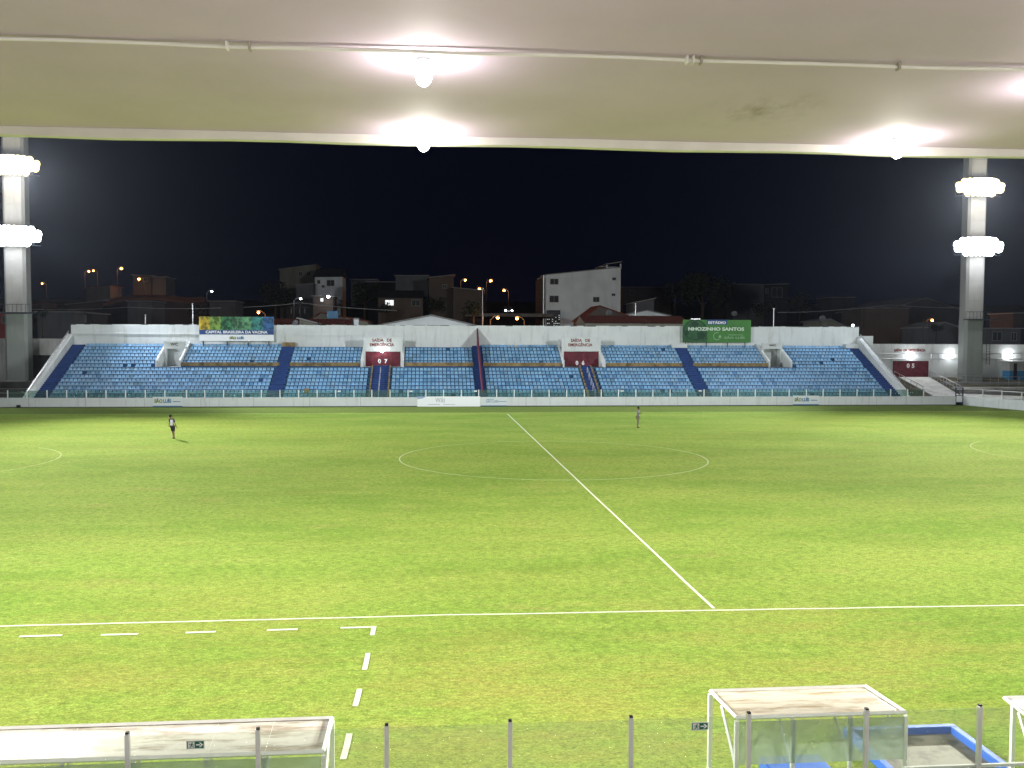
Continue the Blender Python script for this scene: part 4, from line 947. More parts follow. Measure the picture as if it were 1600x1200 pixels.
# car with headlights on the street between the orange lamps
p = at(797, 502, 110); V3 = Vector
def car(p, Y, lab):
    z0 = p.z-.75; t = thing('parked_car', (p.x, Y, z0), lab, 'car'); mb = MB()
    mb.hexa([(p.x-.85, Y, z0+.25), (p.x+.85, Y, z0+.25), (p.x+.85, Y+4.1, z0+.25), (p.x-.85, Y+4.1, z0+.25)], [(p.x-.82, Y+.05, z0+.85), (p.x+.82, Y+.05, z0+.85), (p.x+.82, Y+4.05, z0+.95), (p.x-.82, Y+4.05, z0+.95)])
    mb.hexa([(p.x-.78, Y+1.0, z0+.88), (p.x+.78, Y+1.0, z0+.88), (p.x+.78, Y+3.6, z0+.94), (p.x-.78, Y+3.6, z0+.94)], [(p.x-.6, Y+1.7, z0+1.42), (p.x+.6, Y+1.7, z0+1.42), (p.x+.6, Y+3.2, z0+1.42), (p.x-.6, Y+3.2, z0+1.42)]); mb.build('body', H_DARK, t, bevel=.08)
    mb = MB(); mb.prism([(p.x-.62, Y+1.12, z0+.98), (p.x+.62, Y+1.12, z0+.98), (p.x+.52, Y+1.62, z0+1.36), (p.x-.52, Y+1.62, z0+1.36)], (0, -.03, .02)); mb.build('windscreen', M_WIN, t)
    for s in (-1, 1):
        mb = MB(); mb.ball((p.x+s*.6, Y-.02, z0+.62), .14, sy=.5); mb.build('headlight', MATS['lamp_glow'], t)
        for yy in (.8, 3.3): mb = MB(); mb.tube((p.x+s*.88, Y+yy, z0+.3), (p.x+s*.68, Y+yy, z0+.3), .3, n=14); mb.build('wheel', M_BLK, t)
    mb = MB(); mb.box((p.x-.22, Y-.03, z0+.42), (p.x+.22, Y-.002, z0+.55)); mb.build('number_plate', MATS['dim_glow'], t)  # plate is no lamp; its brightness is put into a glowing material
    mb = MB(); mb.box((p.x-8, Y-3, z0-.6), (p.x+8, Y+14, z0-.01)); struct(mb.build('street_surface', M_DARKC))
car(at(795, 484, 120), 120, 'dark car coming downhill with both headlights lit between the orange lamps')
# masts on the back wall and poles with wires
def mast(px, y0, y1, Y, lab, r=.05, name='antenna_mast', cat='mast', mt=None):
    a, b = at(px, y0, Y), at(px, y1, Y); mb = MB(); mb.tube((a.x, Y, b.z), (a.x, Y, a.z), r, r*.8, n=6)
    mb.tube((a.x-.12, Y, a.z), (a.x+.12, Y, a.z), .02, n=5); o = mb.build(name, mt or M_ALU); tag(o, lab, cat); return o
mast(301, 474, 508, YB+.4, 'thin pale mast left of the striped billboard'); mast(1209, 482, 512, YB+.4, 'thin pale mast right of the green billboard')
mast(227, 492, 507, 62, 'short pale post on the roofs above the toilet sign at left', .08); mast(993, 474, 495, 70, 'short pale post beside the low white gable', .07)
mast(754, 450, 516, 90, 'tall grey pole beside the maroon fin top', .09); mast(1350, 482, 512, 80, 'dark slender pole over the right end of the back wall', .07, mt=H_DARK)
mast(1443, 498, 540, 75, 'brown wooden pole carrying wires left of the right pylon', .13, 'utility_pole', 'utility pole', H_BROWN); mast(847.5, 434, 512, 126, 'slim pole against the tall white block', .09, mt=H_GREY)
p = at(469, 480, 90); t = thing('utility_pole', (p.x, 90, terr(90)), 'utility pole with cross arm and pale insulators above the left back wall', 'utility pole')
mb = MB(); mb.tube((p.x, 90, terr(90)), (p.x, 90, at(469, 470, 90).z), .16, .12, n=8); mb.build('pole', H_DARK, t)
mb = MB(); mb.box((p.x-1.5, 89.85, p.z-.1), (p.x+1.2, 89.97, p.z+.05)); mb.build('cross_arm', H_DARK, t)
for px in (455, 468, 476): q_ = at(px, 486, 89.6); mb = MB(); mb.tube((q_.x, 89.6, q_.z-.35), (q_.x, 89.6, q_.z+.35), .09, n=8); mb.build('insulator', H_GREY, t)
def wire(pts, lab, r=.025):
    mb = MB()
    for (x0, y0, Ya), (x1, y1, Yb) in zip(pts, pts[1:]):
        A, B = at(x0, y0, Ya), at(x1, y1, Yb); L = None
        for k in range(9):
            u = k/8; P = A.lerp(B, u)-Vector((0, 0, (A-B).length*.012*4*u*(1-u)))
            if L is not None: mb.tube(L, P, r, n=5, cap=False)
            L = P
    tag(mb.build('power_cable', mat('cable_grey', (.30, .30, .30), .7)), lab, 'cable')
wire([(380, 480, 90), (469, 473, 90), (620, 485, 90)], 'pale cable sagging across the utility pole at left', .04)
wire([(40, 483, 80), (200, 480, 80), (345, 481, 80)], 'thin cable above the left end of the back wall', .03)
wire([(1215, 488, 90), (1312, 484, 90), (1390, 476, 90), (1500, 481, 90)], 'pale cable over the right end of the back wall', .05)
# trees
M_LEAF = mat('night_leaves', (.018, .026, .014), .8, .5, 1.0); M_BARK = mat('bark', (.07, .05, .035), .9, .3, 3)
def tree(px, py, Y, rpx, lab, n=900, sq=.85, trunk=True):
    c = at(px, py, Y); rad = rpx/F_PX*(Y-CY); zb = min(terr(Y), c.z-rad*1.1)
    t = thing('tree', (c.x, Y, zb), lab, 'tree'); lr = random.Random(int(px*7+py))
    mb = MB(); mb.tube((c.x, Y, zb), (c.x, Y, c.z-rad*.4), rad*.09+.08, rad*.05+.04, n=8)
    for k in range(5):
        a = lr.uniform(0, 6.3); mb.tube((c.x, Y, c.z-rad*.6), (c.x+math.cos(a)*rad*.5, Y+math.sin(a)*rad*.5, c.z+lr.uniform(-.1, .4)*rad), rad*.04+.03, .02, n=6)
    mb.build('trunk', M_BARK, t); cl = []
    for k in range(16):
        a = lr.uniform(0, 6.3); e = lr.uniform(-.5, 1); q_ = lr.uniform(.35, .75)
        cl.append((Vector((math.cos(a)*q_, math.sin(a)*q_, e*.6*sq)), lr.uniform(.28, .5)))
    mb = MB(); s = max(.10, rad*.06)
    for k in range(n):
        cc, cr = lr.choice(cl); d = Vector((lr.gauss(0, 1), lr.gauss(0, 1), lr.gauss(0, 1))).normalized()*cr*lr.uniform(.6, 1.05)
        P = Vector((c.x, Y, c.z))+(cc+d)*rad; q_ = Vector((lr.gauss(0, 1), lr.gauss(0, 1), lr.gauss(0, 1))).normalized().to_track_quat('Z', 'Y'); ss = s*lr.uniform(.6, 1.5)
        mb.face([P+q_@Vector((-ss, -ss*.5, 0)), P+q_@Vector((ss, -ss*.5, 0)), P+q_@Vector((ss*.7, ss*.6, 0)), P+q_@Vector((-ss*.7, ss*.6, 0))])
    mb.build('crown', M_LEAF, t)
tree(1098, 458, 150, 38, 'large dark tree with a round crown behind the green billboard', 2200)
tree(1055, 455, 155, 20, 'smaller dark tree left of the large round one', 900)
tree(680, 478, 120, 18, 'dark bush-like tree right of the barred lit window', 900); tree(570, 462, 155, 26, 'dark tree on the slope right of the white hillside house', 1200)
tree(430, 462, 165, 26, 'dark tree left of the dim grey hillside house', 1200); tree(600, 482, 122, 12, 'low dark tree under the bright window', 700)
tree(1250, 478, 150, 24, 'dark tree right of the open concrete frame', 900); tree(740, 485, 100, 20, 'sparse tree with pale leaves right of the warehouse gable', 700)
tree(66, 492, 70, 9, 'spindly little tree right behind the left pylon', 260); tree(1463, 512, 78, 12, 'straggly tree between the wooden pole and the right pylon', 350)
tree(1190, 486, 130, 20, 'low dark tree below the unfinished buildings', 700); tree(310, 488, 120, 16, 'dark tree behind the mast left of the striped billboard', 600)
# ================================================================== ROOF OVER THE CAMERA
def ceil_mat():
    m = mat('ceiling_paint', (.54, .43, .565), .75, .05, .5, (.44, .37, .38), .45, .35, False, .12, 3, stain_lo=.5, stain_hi=.8)
    n = m.node_tree.nodes; l = m.node_tree.links; b = n['Principled BSDF']; src = b.inputs['Base Color'].links[0].from_socket
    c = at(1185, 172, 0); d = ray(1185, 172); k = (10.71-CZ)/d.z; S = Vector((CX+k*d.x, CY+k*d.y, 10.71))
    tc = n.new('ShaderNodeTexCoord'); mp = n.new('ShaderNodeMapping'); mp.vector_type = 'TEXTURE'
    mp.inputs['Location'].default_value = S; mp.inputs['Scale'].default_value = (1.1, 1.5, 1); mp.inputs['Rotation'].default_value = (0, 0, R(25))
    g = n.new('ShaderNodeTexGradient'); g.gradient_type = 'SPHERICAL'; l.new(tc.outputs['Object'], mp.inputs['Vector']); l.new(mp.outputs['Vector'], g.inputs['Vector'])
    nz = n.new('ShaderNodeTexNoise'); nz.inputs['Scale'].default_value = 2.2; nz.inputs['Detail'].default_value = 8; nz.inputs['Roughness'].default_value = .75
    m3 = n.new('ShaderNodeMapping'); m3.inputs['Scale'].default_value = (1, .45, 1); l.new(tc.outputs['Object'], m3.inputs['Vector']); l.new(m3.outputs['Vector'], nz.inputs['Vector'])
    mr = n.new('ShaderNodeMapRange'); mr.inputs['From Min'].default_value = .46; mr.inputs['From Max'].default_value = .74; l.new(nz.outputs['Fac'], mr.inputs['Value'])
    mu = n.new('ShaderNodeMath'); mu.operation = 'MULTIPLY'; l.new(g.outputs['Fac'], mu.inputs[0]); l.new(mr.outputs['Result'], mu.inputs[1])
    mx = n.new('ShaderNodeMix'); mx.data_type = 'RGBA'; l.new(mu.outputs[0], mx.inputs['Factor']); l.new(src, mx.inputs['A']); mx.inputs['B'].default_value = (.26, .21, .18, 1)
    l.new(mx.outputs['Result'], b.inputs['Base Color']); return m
M_CEIL = ceil_mat()
HC = 10.71; YE = at(800, 215, 0); d_ = ray(800, 215); YE = CY+(HC-CZ)/d_.z*d_.y
rt = thing('stand_roof', (0, YE, HC), 'wide beige concrete roof slab over the near stand, lit by hanging bulbs', 'roof')
# soffit as a subdivided, slightly uneven sheet, slab above, drip edge in front
mb = MB(); nx, ny = 70, 14; lr = random.Random(3); hh = {}
def sz(i, j):
    if (i, j) not in hh: hh[(i, j)] = HC+lr.uniform(-.006, .006)
    return hh[(i, j)]
xsr = [-32+64*i/nx for i in range(nx+1)]; ysr = [YE-14+14*j/ny for j in range(ny+1)]
for i in range(nx):
    for j in range(ny): mb.face([(xsr[i], ysr[j], sz(i, j)), (xsr[i], ysr[j+1], sz(i, j+1)), (xsr[i+1], ysr[j+1], sz(i+1, j+1)), (xsr[i+1], ysr[j], sz(i+1, j))])
mb.build('soffit', M_CEIL, rt, True)
mb = MB(); mb.box((-32, YE-14, HC+.02), (32, YE+.18, HC+.45)); mb.build('slab', M_CONC, rt)
mb = MB()
for i in range(64):
    a, b = -32+i, -31+i; za = HC-.150+.012*math.sin(i*1.3)+rng.uniform(-.004, .004)
    if i == 0: zp = za
    mb.hexa([(a, YE, zp), (b, YE, za), (b, YE+.18, za), (a, YE+.18, zp)], [(a, YE, HC+.019), (b, YE, HC+.019), (b, YE+.18, HC+.019), (a, YE+.18, HC+.019)]); zp = za
mb.build('drip_edge', mat('drip_edge_paint', (.66, .63, .60), .7, .06, 2), rt)
# conduit
dC = ray(800, 79); YCn = CY+(HC-CZ)/dC.z*dC.y
t = thing('ceiling_conduit', (0, YCn, HC), 'pale electrical conduit clipped along the beige ceiling', 'conduit')
M_COND = mat('conduit_plastic', (.62, .60, .56), .5)
mb = MB(); L = None
for k in range(65):
    P = Vector((-32+k, YCn+.02*math.sin(k*.9), HC-.045-(.012 if k % 3 == 1 else 0)))
    if L is not None: mb.tube(L, P, .024, n=8, cap=False)
    L = P
mb.build('pipe', M_COND, t, True)
def cx_at(px, py):
    d = ray(px, py); k = (HC-CZ)/d.z; return CX+k*d.x, CY+k*d.y
for px, py in ((352, 61), (388, 62), (1075, 85), (1084, 86), (1096, 87), (1405, 97)):
    x, y = cx_at(px, py); mb = MB(); mb.box((x-.012, YCn-.055, HC-.10), (x+.012, YCn+.055, HC-.004)); mb.build('clip', mat('clip_grey', (.30, .27, .23), .6) if px in (388, 1096, 1405) else M_COND, t)
# bulbs
BULB = 108
def bulb(px, py, lab, power, on=True):
    x, y = cx_at(px, py); t = thing('hanging_bulb', (x, y, HC), lab, 'light bulb', 'bulbs under the roof')
    mb = MB(); mb.tube((x, y, HC-.005), (x, y, HC-.035), .085, .075, n=20); mb.tube((x, y, HC-.035), (x, y, HC-.11), .032, n=14); mb.build('lamp_holder', M_WHITE, t, False)
    mb = MB(); mb.ball((x, y, HC-.24), .105, 18, 12, sz=1.15); mb.tube((x, y, HC-.11), (x, y, HC-.17), .035, .07, n=16); mb.build('bulb', M_BULB, t, True)
    lamp('POINT', 'bulb_light', (x, y, HC-.42), BULB, (1.0, .965, .87), size=.10, parent=t)
bulb(662, 91, 'lit bulb on the beige ceiling just below the conduit, left of the middle', 95)
bulb(662, 204, 'lit bulb at the roof edge straight below the other left bulb', 95)
bulb(1402, 216, 'lit bulb at the roof edge near the right pylon', 95)
bulb(1672, 129, 'lit bulb on the ceiling just beyond the right photo edge', 95)

xa1, ya1 = cx_at(662, 91)
def unseen_fill_bulb(x, y, lab, r_):  # bulbs out of view, added to brighten and neutralise the ceiling
    t = thing('hanging_bulb', (x, y, HC), lab, 'light bulb', 'bulbs under the roof')
    mb = MB(); mb.tube((x, y, HC-.005), (x, y, HC-.11), .08, .03, n=14); mb.build('lamp_holder', M_WHITE, t)
    mb = MB(); mb.ball((x, y, HC-.24), .105, 18, 12, sz=1.15); mb.build('bulb', M_BULB, t, True)
    lamp('POINT', 'bulb_light', (x, y, HC-.42), (150, 430)[r_-1], (1.0, .965, .87), size=.10, parent=t)
for r_, rn in ((1, 'row just in front of the camera'), (2, 'row right above the camera')):
    for c_, cn in ((-1, 'leftmost'), (0, 'second from left'), (1, 'third from left'), (2, 'rightmost')):
        unseen_fill_bulb(xa1+8.2*c_, ya1-4.3*r_, cn+' unseen added ceiling bulb of the '+rn, r_)
# near stand's terrace below the camera
t = thing('near_terrace', (0, CY+6, 0), 'pale concrete seating terrace of the near stand below the camera', 'terrace')
for k in range(11):
    D_ = 10.9-k*.85; zt_ = 1.0+k*.40; mb = MB(); mb.box((-30, CY+D_-.85 if k < 10 else CY-9, -.2), (30, CY+D_-.001, zt_)); mb.build('step', mat('near_terrace_paint', (.55, .54, .52), .8, .08, 1), t)
# ================================================================== NEAR GLASS FENCE
YF = CY+11.3
M_NGL = bpy.data.materials.new('near_fence_glass'); M_NGL.use_nodes = True
thin_glass(M_NGL, (0.91, 0.94, 0.91), 0.03, 0.22, diff=(.5, .55, .45), dfac=.04)
t = thing('near_glass_fence', (0, YF, 1.4), 'near glass fence with slim aluminium posts in front of the dugouts', 'fence')
pp = [(199, 1148), (403, 1141), (604, 1133), (797, 1126), (986, 1119), (1170, 1113.5), (1354, 1108.5), (1531, 1104)]
FX = [at(px, py, YF) for px, py in pp]; dxm = (FX[-1].x-FX[0].x)/7; zf = sum(p.z for p in FX)/8
xsf = [FX[0].x-2*dxm, FX[0].x-dxm]+[p.x for p in FX]+[FX[-1].x+dxm]
for x in xsf:
    mb = MB(); mb.box((x-.027, YF-.03, .9), (x+.027, YF+.03, zf)); po = mb.build('post', M_ALU, t, bevel=.006)
    mb = MB(); mb.box((x-.02, YF-.024, zf+.001), (x+.02, YF+.024, zf+.022)); mb.build('post_cap', M_BLK, po)
for a, b in zip(xsf, xsf[1:]):
    mb = MB(); mb.box((a+.032, YF-.005, 1.0), (b-.032, YF+.005, zf-.03)); mb.build('glass_pane', M_NGL, t)
zr = at(1500, 1198, YF).z; mb = MB(); mb.box((at(1416, 1198, YF).x, YF+.035, zr-.04), (xsf[-1]+.1, YF+.07, zr)); mb.build('bottom_rail', M_WHITE, t)
mb = MB(); mb.box((-20, YF-.12, -.2), (12, YF+.12, .98)); tag(mb.build('low_wall', M_WALL), 'low white wall carrying the near glass fence', 'wall')
M_EXG = mat('exit_sign_green', (.012, .11, .07), .5)
def exit_sign(px0, px1, py0, py1, lab, Y):
    a, b = at(px0, py1, Y), at(px1, py0, Y); W_ = b.x-a.x; H_ = b.z-a.z
    t = thing('exit_sign', ((a.x+b.x)/2, Y, a.z), lab, 'sign')
    mb = MB(); mb.box((a.x, Y, a.z), (b.x, Y+.006, b.z)); mb.build('plate', mat('sign_white', (.62, .64, .62), .5), t)
    e = H_*.10; mb = MB(); mb.box((a.x+e, Y-.002, a.z+e), (b.x-e, Y-.0005, b.z-e)); mb.build('green_field', M_EXG, t)
    P = lambda u, v: (a.x+W_*u, Y-.0035, a.z+H_*v)
    mb = MB(); mb.box(P(.10, .14), (a.x+W_*.46, Y-.0022, a.z+H_*.86)); mb.build('doorway_field', MATS['sign_white'], t)
    mb = MB()
    def pl(pts): mb.prism([(a.x+W_*u, Y-.0055, a.z+H_*v) for u, v in pts], (0, .0015, 0))
    disc(mb, a.x+W_*.33, a.z+H_*.76, W_*.035, H_*.07, Y-.0055, n=12)
    pl([(.24, .42), (.32, .40), (.36, .66), (.27, .66)]); pl([(.30, .40), (.37, .30), (.36, .16), (.40, .16), (.41, .33), (.34, .46)]); pl([(.24, .42), (.24, .28), (.14, .20), (.15, .15), (.28, .24), (.30, .42)])
    pl([(.34, .64), (.44, .50), (.43, .45), (.33, .57)]); pl([(.27, .66), (.17, .60), (.17, .48), (.20, .48), (.20, .57), (.28, .60)]); mb.build('running_figure', M_EXG, t)
    mb = MB(); pl([(.54, .44), (.76, .44), (.76, .57), (.54, .57)]); pl([(.70, .24), (.79, .24), (.93, .50), (.79, .77), (.70, .77), (.82, .50)]); mb.build('arrow', M_WHITE, t)
exit_sign(291, 319.5, 1156.5, 1171, 'green exit sign with an arrow in front of the left dugout roof', YF-.02)
exit_sign(1080, 1107, 1128, 1141.5, 'green exit sign with an arrow on the glass left of the right dugout', YF-.02)

# ================================================================== DUGOUTS
M_FRM = mat('dugout_frame_paint', (.90, .91, .91), .35, .04, 3, spec=.5)
def roof_mat(nm, base, stain):
    m = mat(nm, base, .22, .1, .8, stain, .9, 1.5, False, stain_lo=.47, stain_hi=.62, spec=.6)
    n = m.node_tree.nodes
    for x in n:
        if x.type == 'MAPPING': x.inputs['Scale'].default_value = (.8, 3.4, 1)
    return m
M_RF = roof_mat('stained_translucent_roof', (.90, .86, .70), (.50, .40, .24)); M_RF2 = roof_mat('wet_dirty_roof', (.86, .83, .75), (.42, .36, .27))
M_PC = bpy.data.materials.new('polycarbonate_sheet'); M_PC.use_nodes = True
thin_glass(M_PC, (.84, .89, .87), 0.06, .25, diff=(.60, .68, .62), dfac=.42)
def dugout(cf0, cf1, cr0, cr1, YFr, YRr, lab, roofm, rear_posts, far_posts=True, ylow=1192, braces=True):
    A, B = at(*cf0, YFr), at(*cf1, YFr); C_, D_ = at(*cr0, YRr), at(*cr1, YRr)
    zf_ = (A.z+B.z)/2; zr_ = (C_.z+D_.z)/2
    x0f, x1f = A.x, B.x; x0r, x1r = C_.x, D_.x
    t = thing('team_dugout', ((x0f+x1f)/2, (YFr+YRr)/2, 0), lab, 'dugout')
    F = lambda u, v: Vector(((x0f*(1-u)+x1f*u)*(1-v)+(x0r*(1-u)+x1r*u)*v, YFr*(1-v)+YRr*v, zf_*(1-v)+zr_*v))
    mb = MB(); nu = 24
    for i in range(nu):
        for j in range(8):
            u0, u1, v0, v1 = i/nu, (i+1)/nu, j/8, (j+1)/8
            mb.face([F(u0, v0), F(u1, v0), F(u1, v1), F(u0, v1)])
    o = mb.build('roof_sheet', roofm, t, True); s = o.modifiers.new('thickness', 'SOLIDIFY'); s.thickness = .008
    s2 = .026; mb = MB()
    def bar(P, Q, r=s2): mb.tube(P, Q, r, n=4)
    for v in (0, 1): bar(F(0, v)+Vector((0, 0, .012)), F(1, v)+Vector((0, 0, .012)), .03)
    for u in (0, 1): bar(F(u, 0)+Vector((0, 0, .013)), F(u, 1)+Vector((0, 0, .013)), .03)
    mb.build('roof_frame', M_FRM, t)
    for u in rear_posts[1:-1]:
        mb = MB(); bar(F(u, 0)+Vector((0, 0, -.02)), F(u, 1)+Vector((0, 0, -.02)), .022); mb.build('rafter', M_FRM, t)
    for u in rear_posts:
        P = F(u, 1); mb = MB(); mb.box((P.x-.025, P.y-.025, 0), (P.x+.025, P.y+.025, P.z-.03)); mb.build('rear_post', M_FRM, t)
        if braces:
            mb = MB(); Q = F(u, .45)-Vector((0, 0, .03)); bar(Q, Vector((P.x, P.y+.03, P.z-.62)), .024); mb.build('brace', M_FRM, t)
    if far_posts:
        for u in far_posts:
            P = F(u, 0); mb = MB(); mb.box((P.x-.028, P.y-.028, 0), (P.x+.028, P.y+.028, P.z-.03)); mb.build('front_post', M_FRM, t)
    zl_ = at(1200, ylow, YRr).z; mb = MB(); a, b = F(0, 1), F(1, 1)
    mb.box((a.x+.03, YRr-.035, zl_), (b.x-.03, YRr-.028, zr_-.03)); mb.build('rear_sheet', M_PC, t)
    return t, F
YDf, YDr = CY+13.0, CY+11.9
dugout((1110, 1080), (1353, 1075), (1151, 1122), (1415, 1115.5), YDf, YDr, 'white framed team dugout with a stained translucent roof right of the middle', M_RF, [0, .33, .67, 1], [0])
t, F = dugout((-260, 1149), (519, 1122.5), (-300, 1204), (505, 1176.5), YDf-.05, YDr-.05, 'long white framed team dugout with a wet dirty roof at lower left', M_RF2, [0, .17, .34, .48, .62, .765, .88, 1], [1], 1260)
dugout((1569, 1092), (1812, 1084), (1622, 1134), (1880, 1126), YDf, YDr, 'bare white corner of a team dugout at the right photo edge', mat('white_roof_sheet', (.85, .86, .86), .3, spec=.6), [0, .5, 1], [.06])
# bench inside the right dugout
a, b = gp(1197, 1200, .2), gp(1296, 1200, .2); YBn = gp(1245, 1180, .24).y; M_BLUE = mat('glossy_blue_paint', (.035, .15, .62), .5, .08, 2)
mb = MB(); mb.box((a.x, YBn-.75, 0), (b.x, YBn, .24)); mb.box((a.x+.03, YBn-.72, .241), (b.x-.03, YBn-.05, .26)); tag(mb.build('blue_bench', M_BLUE, bevel=.02), 'low blue bench block behind the right dugout sheet', 'bench')
# sunken blue tray
t = thing('blue_pit', (0, CY+16, 0), 'shallow blue rimmed concrete pit with a wet floor beside the right dugout', 'pit')
yF, yN = gp(1485, 1147).y, gp(1485, 1147).y-2.6
xL0, xR0 = gp(1330, 1150).x, gp(1485, 1147).x; th = .13
mb = MB(); mb.box((xL0-th, yF, -.3), (xR0+th, yF+th, .14)); mb.box((xL0-th, yN, -.3), (xL0, yF-.001, .139)); mb.box((xR0, yN, -.3), (xR0+th, yF-.001, .139)); mb.build('rim', M_BLUE, t, bevel=.012)
M_WET = mat('wet_concrete_floor', (.17, .165, .13), .55, .12, 1.0, (.07, .07, .05), .9, 1.3, False, stain_lo=.5, stain_hi=.58, spec=.5)
mb = MB(); mb.box((xL0, yN, -.2), (xR0, yF, .012)); mb.build('floor', M_WET, t)

# ================================================================== PEOPLE
M_SKIN = mat('dark_skin', (.16, .085, .05), .6); M_HAIR = mat('black_hair', (.012, .01, .01), .8)
def skin_mesh(name, nodes, edges, m, parent, lvl=2):
    names = list(nodes); idx = {k: i for i, k in enumerate(names)}
    me = bpy.data.meshes.new(name); me.from_pydata([nodes[k][0] for k in names], [(idx[a], idx[b]) for a, b in edges], []); me.update(); me.materials.append(m)
    o = bpy.data.objects.new(name, me); COL.objects.link(o); o.parent = parent
    o.modifiers.new('skin', 'SKIN'); me.skin_vertices  # layer made by the modifier
    sv_ = me.skin_vertices[0].data
    for k in names:
        r = nodes[k][1]; sv_[idx[k]].radius = r if isinstance(r, tuple) else (r, r)
    sv_[0].use_root = True
    s = o.modifiers.new('sub', 'SUBSURF'); s.levels = lvl; s.render_levels = lvl
    return o
def chain(*n): return list(zip(n, n[1:]))
def hand(nodes, edges, wrist, side, d, tag_):
    # palm and five fingers hanging along d from the wrist
    W_ = Vector(nodes[wrist][0]); d = Vector(d).normalized(); q = Vector(side).normalized(); f = d.cross(q)
    nodes[tag_+'palm'] = (W_+d*.06, (.036, .018)); edges.append((wrist, tag_+'palm'))
    for i, (off, ln) in enumerate(((-.030, .065), (-.010, .078), (.011, .072), (.030, .056))):
        nodes[tag_+'k%d' % i] = (W_+d*.095+q*off, .011); nodes[tag_+'m%d' % i] = (W_+d*(.095+ln*.55)+q*off+f*.012, .009); nodes[tag_+'t%d' % i] = (W_+d*(.095+ln*.85)+q*off+f*.035, .008)
        edges += [(tag_+'palm', tag_+'k%d' % i), (tag_+'k%d' % i, tag_+'m%d' % i), (tag_+'m%d' % i, tag_+'t%d' % i)]
    nodes[tag_+'th'] = (W_+d*.055-q*.045+f*.015, .012); nodes[tag_+'tt'] = (W_+d*.095-q*.058+f*.03, .009); edges += [(tag_+'palm', tag_+'th'), (tag_+'th', tag_+'tt')]
def person(loc, rotz, J, lab, shirt, shorts, long_trousers, shoe, sleeve_m=None):
    t = thing('person', loc, lab, 'person'); t.rotation_euler = (0, 0, rotz)
    n = {'pelvis': (J['pelvis'], (.135, .10)), 'waist': (J['waist'], (.125, .09)), 'chest': (J['chest'], (.155, .105)), 'upper': (J['upper'], (.12, .08)),
         'neck': (J['neck'], .052), 'jaw': (J['jaw'], (.062, .07)), 'head': (J['head'], (.075, .092)), 'crown': (J['crown'], (.055, .07))}
    e = chain('pelvis', 'waist', 'chest', 'upper', 'neck', 'jaw', 'head', 'crown')
    fd = Vector(J.get('face', (0, -1, 0)))
    n['nose'] = (Vector(J['head'])+fd*.112+Vector((0, 0, -.02)), .012); e.append(('head', 'nose'))
    for s in 'LR':
        for k, r in (('sho', .055), ('elb', .040), ('wri', .026)): n[k+s] = (J[k+s], r)
        for k, r in (('hip', .088), ('knee', .056), ('ank', .036), ('toe', .03)): n[k+s] = (J[k+s], r)
        e += chain('upper', 'sho'+s, 'elb'+s, 'wri'+s); e += chain('pelvis', 'hip'+s, 'knee'+s, 'ank'+s, 'toe'+s)
        dv = Vector(J['wri'+s])-Vector(J['elb'+s]); hand(n, e, 'wri'+s, Vector((0, 1, 0)).cross(dv).cross(dv) if False else (0, 1, 0), dv, 'h'+s)
    body = skin_mesh('body', n, e, M_SKIN, t)
    # face details, ears
    mb = MB(); H = Vector(J['head']); sd = fd.cross(Vector((0, 0, 1)))
    for s in (-1, 1): mb.ball(H+fd*.083+sd*s*.03+Vector((0, 0, .005)), .009)
    mb.build('eyes', M_BLK, None).parent = t
    mb = MB()
    for s in (-1, 1): mb.ball(H+sd*s*.078+Vector((0, 0, -.01)), .022, sz=1.3)
    mb.build('ears', M_SKIN, None).parent = t
    mb = MB(); mb.ball(H+fd*.088+Vector((0, 0, -.058)), .018, sz=.35); mb.build('mouth', mat('lips', (.12, .04, .03), .6), None).parent = t
    mb = MB(); C = H-fd*.012+Vector((0, 0, .035)); mb.ball(C, .105, 14, 10, sx=.92, sz=.92); o = mb.build('hair', M_HAIR, None, True); o.parent = t
    # shirt
    g = lambda k, a: (J[k], a)
    n = {'hem': (Vector(J['pelvis'])+Vector((0, 0, .03)), (.155, .125)), 'waist': g('waist', (.15, .115)), 'chest': g('chest', (.18, .13)), 'upper': g('upper', (.145, .10)), 'col': (Vector(J['upper']).lerp(Vector(J['neck']), .55), (.07, .065))}
    e = chain('hem', 'waist', 'chest', 'upper', 'col')
    for s in 'LR':
        n['sho'+s] = g('sho'+s, .078); n['slv'+s] = (Vector(J['sho'+s]).lerp(Vector(J['elb'+s]), .8 if not long_trousers else .95), .064); e += chain('upper', 'sho'+s, 'slv'+s)
    skin_mesh('shirt', n, e, shirt, t)
    n = {'pel': (Vector(J['pelvis'])+Vector((0, 0, -.01)), (.15, .12))}; e = []
    for s in 'LR':
        n['hip'+s] = g('hip'+s, .108)
        if long_trousers:
            n['knee'+s] = g('knee'+s, .078); n['ank'+s] = (Vector(J['ank'+s])+Vector((0, 0, .04)), .06); e += chain('pel', 'hip'+s, 'knee'+s, 'ank'+s)
        else:
            n['hem'+s] = (Vector(J['hip'+s]).lerp(Vector(J['knee'+s]), .88), .088); e += chain('pel', 'hip'+s, 'hem'+s)
    skin_mesh('trousers' if long_trousers else 'shorts', n, e, shorts, t)
    for s in 'LR':
        A = Vector(J['ank'+s]); T = Vector(J['toe'+s]); dv = (T-A); dv.z = 0; dv.normalize()
        skin_mesh('shoe', {'a': (A+Vector((0, 0, .0))-dv*.03, .046), 'b': (Vector((A.x, A.y, .045))-dv*.03, .045), 'c': (Vector((T.x, T.y, .040))+dv*.02, .038)}, [('a', 'b'), ('b', 'c')], shoe, t)
    return t
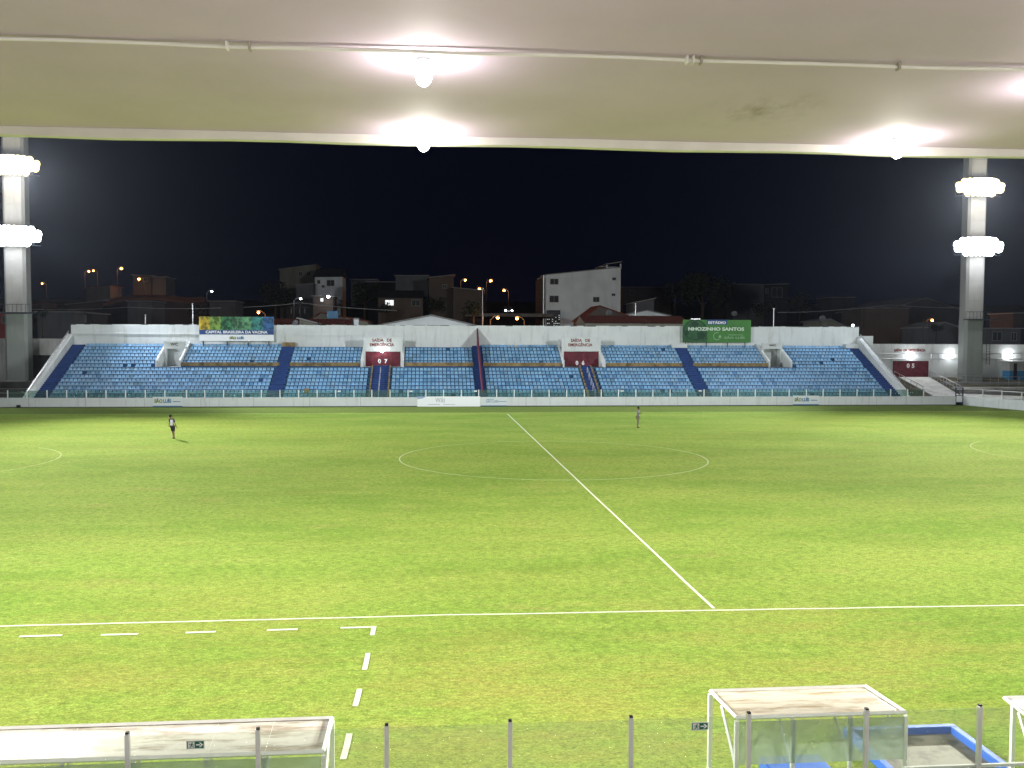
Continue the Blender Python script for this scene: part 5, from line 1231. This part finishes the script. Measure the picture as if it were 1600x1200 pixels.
J1 = dict(pelvis=(.00, 0, .88), waist=(-.03, 0, 1.03), chest=(-.06, 0, 1.22), upper=(-.09, 0, 1.36), neck=(-.12, 0, 1.45), jaw=(-.15, .0, 1.51), head=(-.16, 0, 1.58), crown=(-.16, 0, 1.65), face=(-.9, .42, 0),
          shoL=(-.20, -.02, 1.36), elbL=(-.22, .12, 1.12), wriL=(-.30, .22, .95), shoR=(.06, .03, 1.35), elbR=(.17, -.02, 1.10), wriR=(.27, -.04, .86),
          hipL=(-.08, .0, .84), kneeL=(-.02, .10, .46), ankL=(.04, .06, .09), toeL=(-.06, .10, .035), hipR=(.08, .0, .84), kneeR=(.08, -.05, .46), ankR=(.12, -.08, .09), toeR=(.02, -.03, .035))
M_JER = mat('pale_grey_jersey', (.52, .48, .58), .8, .1, 4); M_SH = mat('black_shorts', (.015, .015, .018), .8)
g1 = gp(270, 685.5)
def jersey_mat():
    m = M_JER; n = m.node_tree.nodes; l = m.node_tree.links; b = n['Principled BSDF']; src = b.inputs['Base Color'].links[0].from_socket
    tc = n.new('ShaderNodeTexCoord'); sp = n.new('ShaderNodeSeparateXYZ'); l.new(tc.outputs['Object'], sp.inputs[0])
    def step(sock, th, inv):
        c = n.new('ShaderNodeMath'); c.operation = 'LESS_THAN' if inv else 'GREATER_THAN'; l.new(sock, c.inputs[0]); c.inputs[1].default_value = th; return c.outputs[0]
    cur = src
    for f, col in ((step(sp.outputs['Z'], 1.34, False), (.10, .10, .12, 1)), (step(sp.outputs['X'], -.13, True), (.02, .02, .025, 1)), (step(sp.outputs['X'], .07, False), (.03, .03, .035, 1))):
        x = n.new('ShaderNodeMix'); x.data_type = 'RGBA'; l.new(f, x.inputs['Factor']); l.new(cur, x.inputs['A']); x.inputs['B'].default_value = col; cur = x.outputs['Result']
    l.new(cur, b.inputs['Base Color'])
jersey_mat()
person((g1.x, g1.y, 0.0), 0, J1, 'person in a pale jersey and black shorts walking on the left of the pitch', M_JER, M_SH, False, mat('dark_shoe', (.03, .03, .03), .6))
J2 = dict(pelvis=(.0, 0, .90), waist=(.01, 0, 1.05), chest=(.03, 0, 1.23), upper=(.02, 0, 1.37), neck=(.03, 0, 1.46), jaw=(.05, 0, 1.51), head=(.05, 0, 1.59), crown=(.045, 0, 1.66), face=(.95, -.3, 0),
          shoL=(-.06, -.13, 1.35), elbL=(-.05, -.20, 1.12), wriL=(.15, -.16, 1.17), shoR=(.10, .14, 1.35), elbR=(.14, .18, 1.12), wriR=(.22, -.0, 1.16),
          hipL=(-.03, -.07, .86), kneeL=(-.0, -.08, .47), ankL=(-.03, -.09, .09), toeL=(.11, -.10, .035), hipR=(.03, .08, .86), kneeR=(.05, .06, .47), ankR=(.0, .06, .09), toeR=(.14, .04, .035))
g2 = gp(996.5, 668.5)
person((g2.x, g2.y, 0.0), 0, J2, 'person in grey top and khaki trousers standing with folded arms on the pitch', mat('grey_top', (.22, .21, .23), .8, .1, 4), mat('khaki_trousers', (.17, .15, .09), .85, .1, 4), True, mat('dark_shoe', (.03, .03, .03), .6))
# ================================================================== GLOW ROUND THE LAMPS, FROM AN ADDED VOLUME
HAZE = 0.000034  # density of the thin volume added to spread halos round the floodlights
if HAZE:
    m = bpy.data.materials.new('glow_haze_volume'); m.use_nodes = True; n = m.node_tree.nodes; l = m.node_tree.links; n.clear()
    out = n.new('ShaderNodeOutputMaterial'); pv = n.new('ShaderNodeVolumePrincipled'); pv.inputs['Color'].default_value = (.62, .74, 1.0, 1)
    pv.inputs['Density'].default_value = HAZE; pv.inputs['Anisotropy'].default_value = 0.75; l.new(pv.outputs[0], out.inputs['Volume'])
    mb = MB(); mb.box((-720, -145, -2), (720, 520, 60)); tag(mb.build('glow_haze', m), kind='stuff')
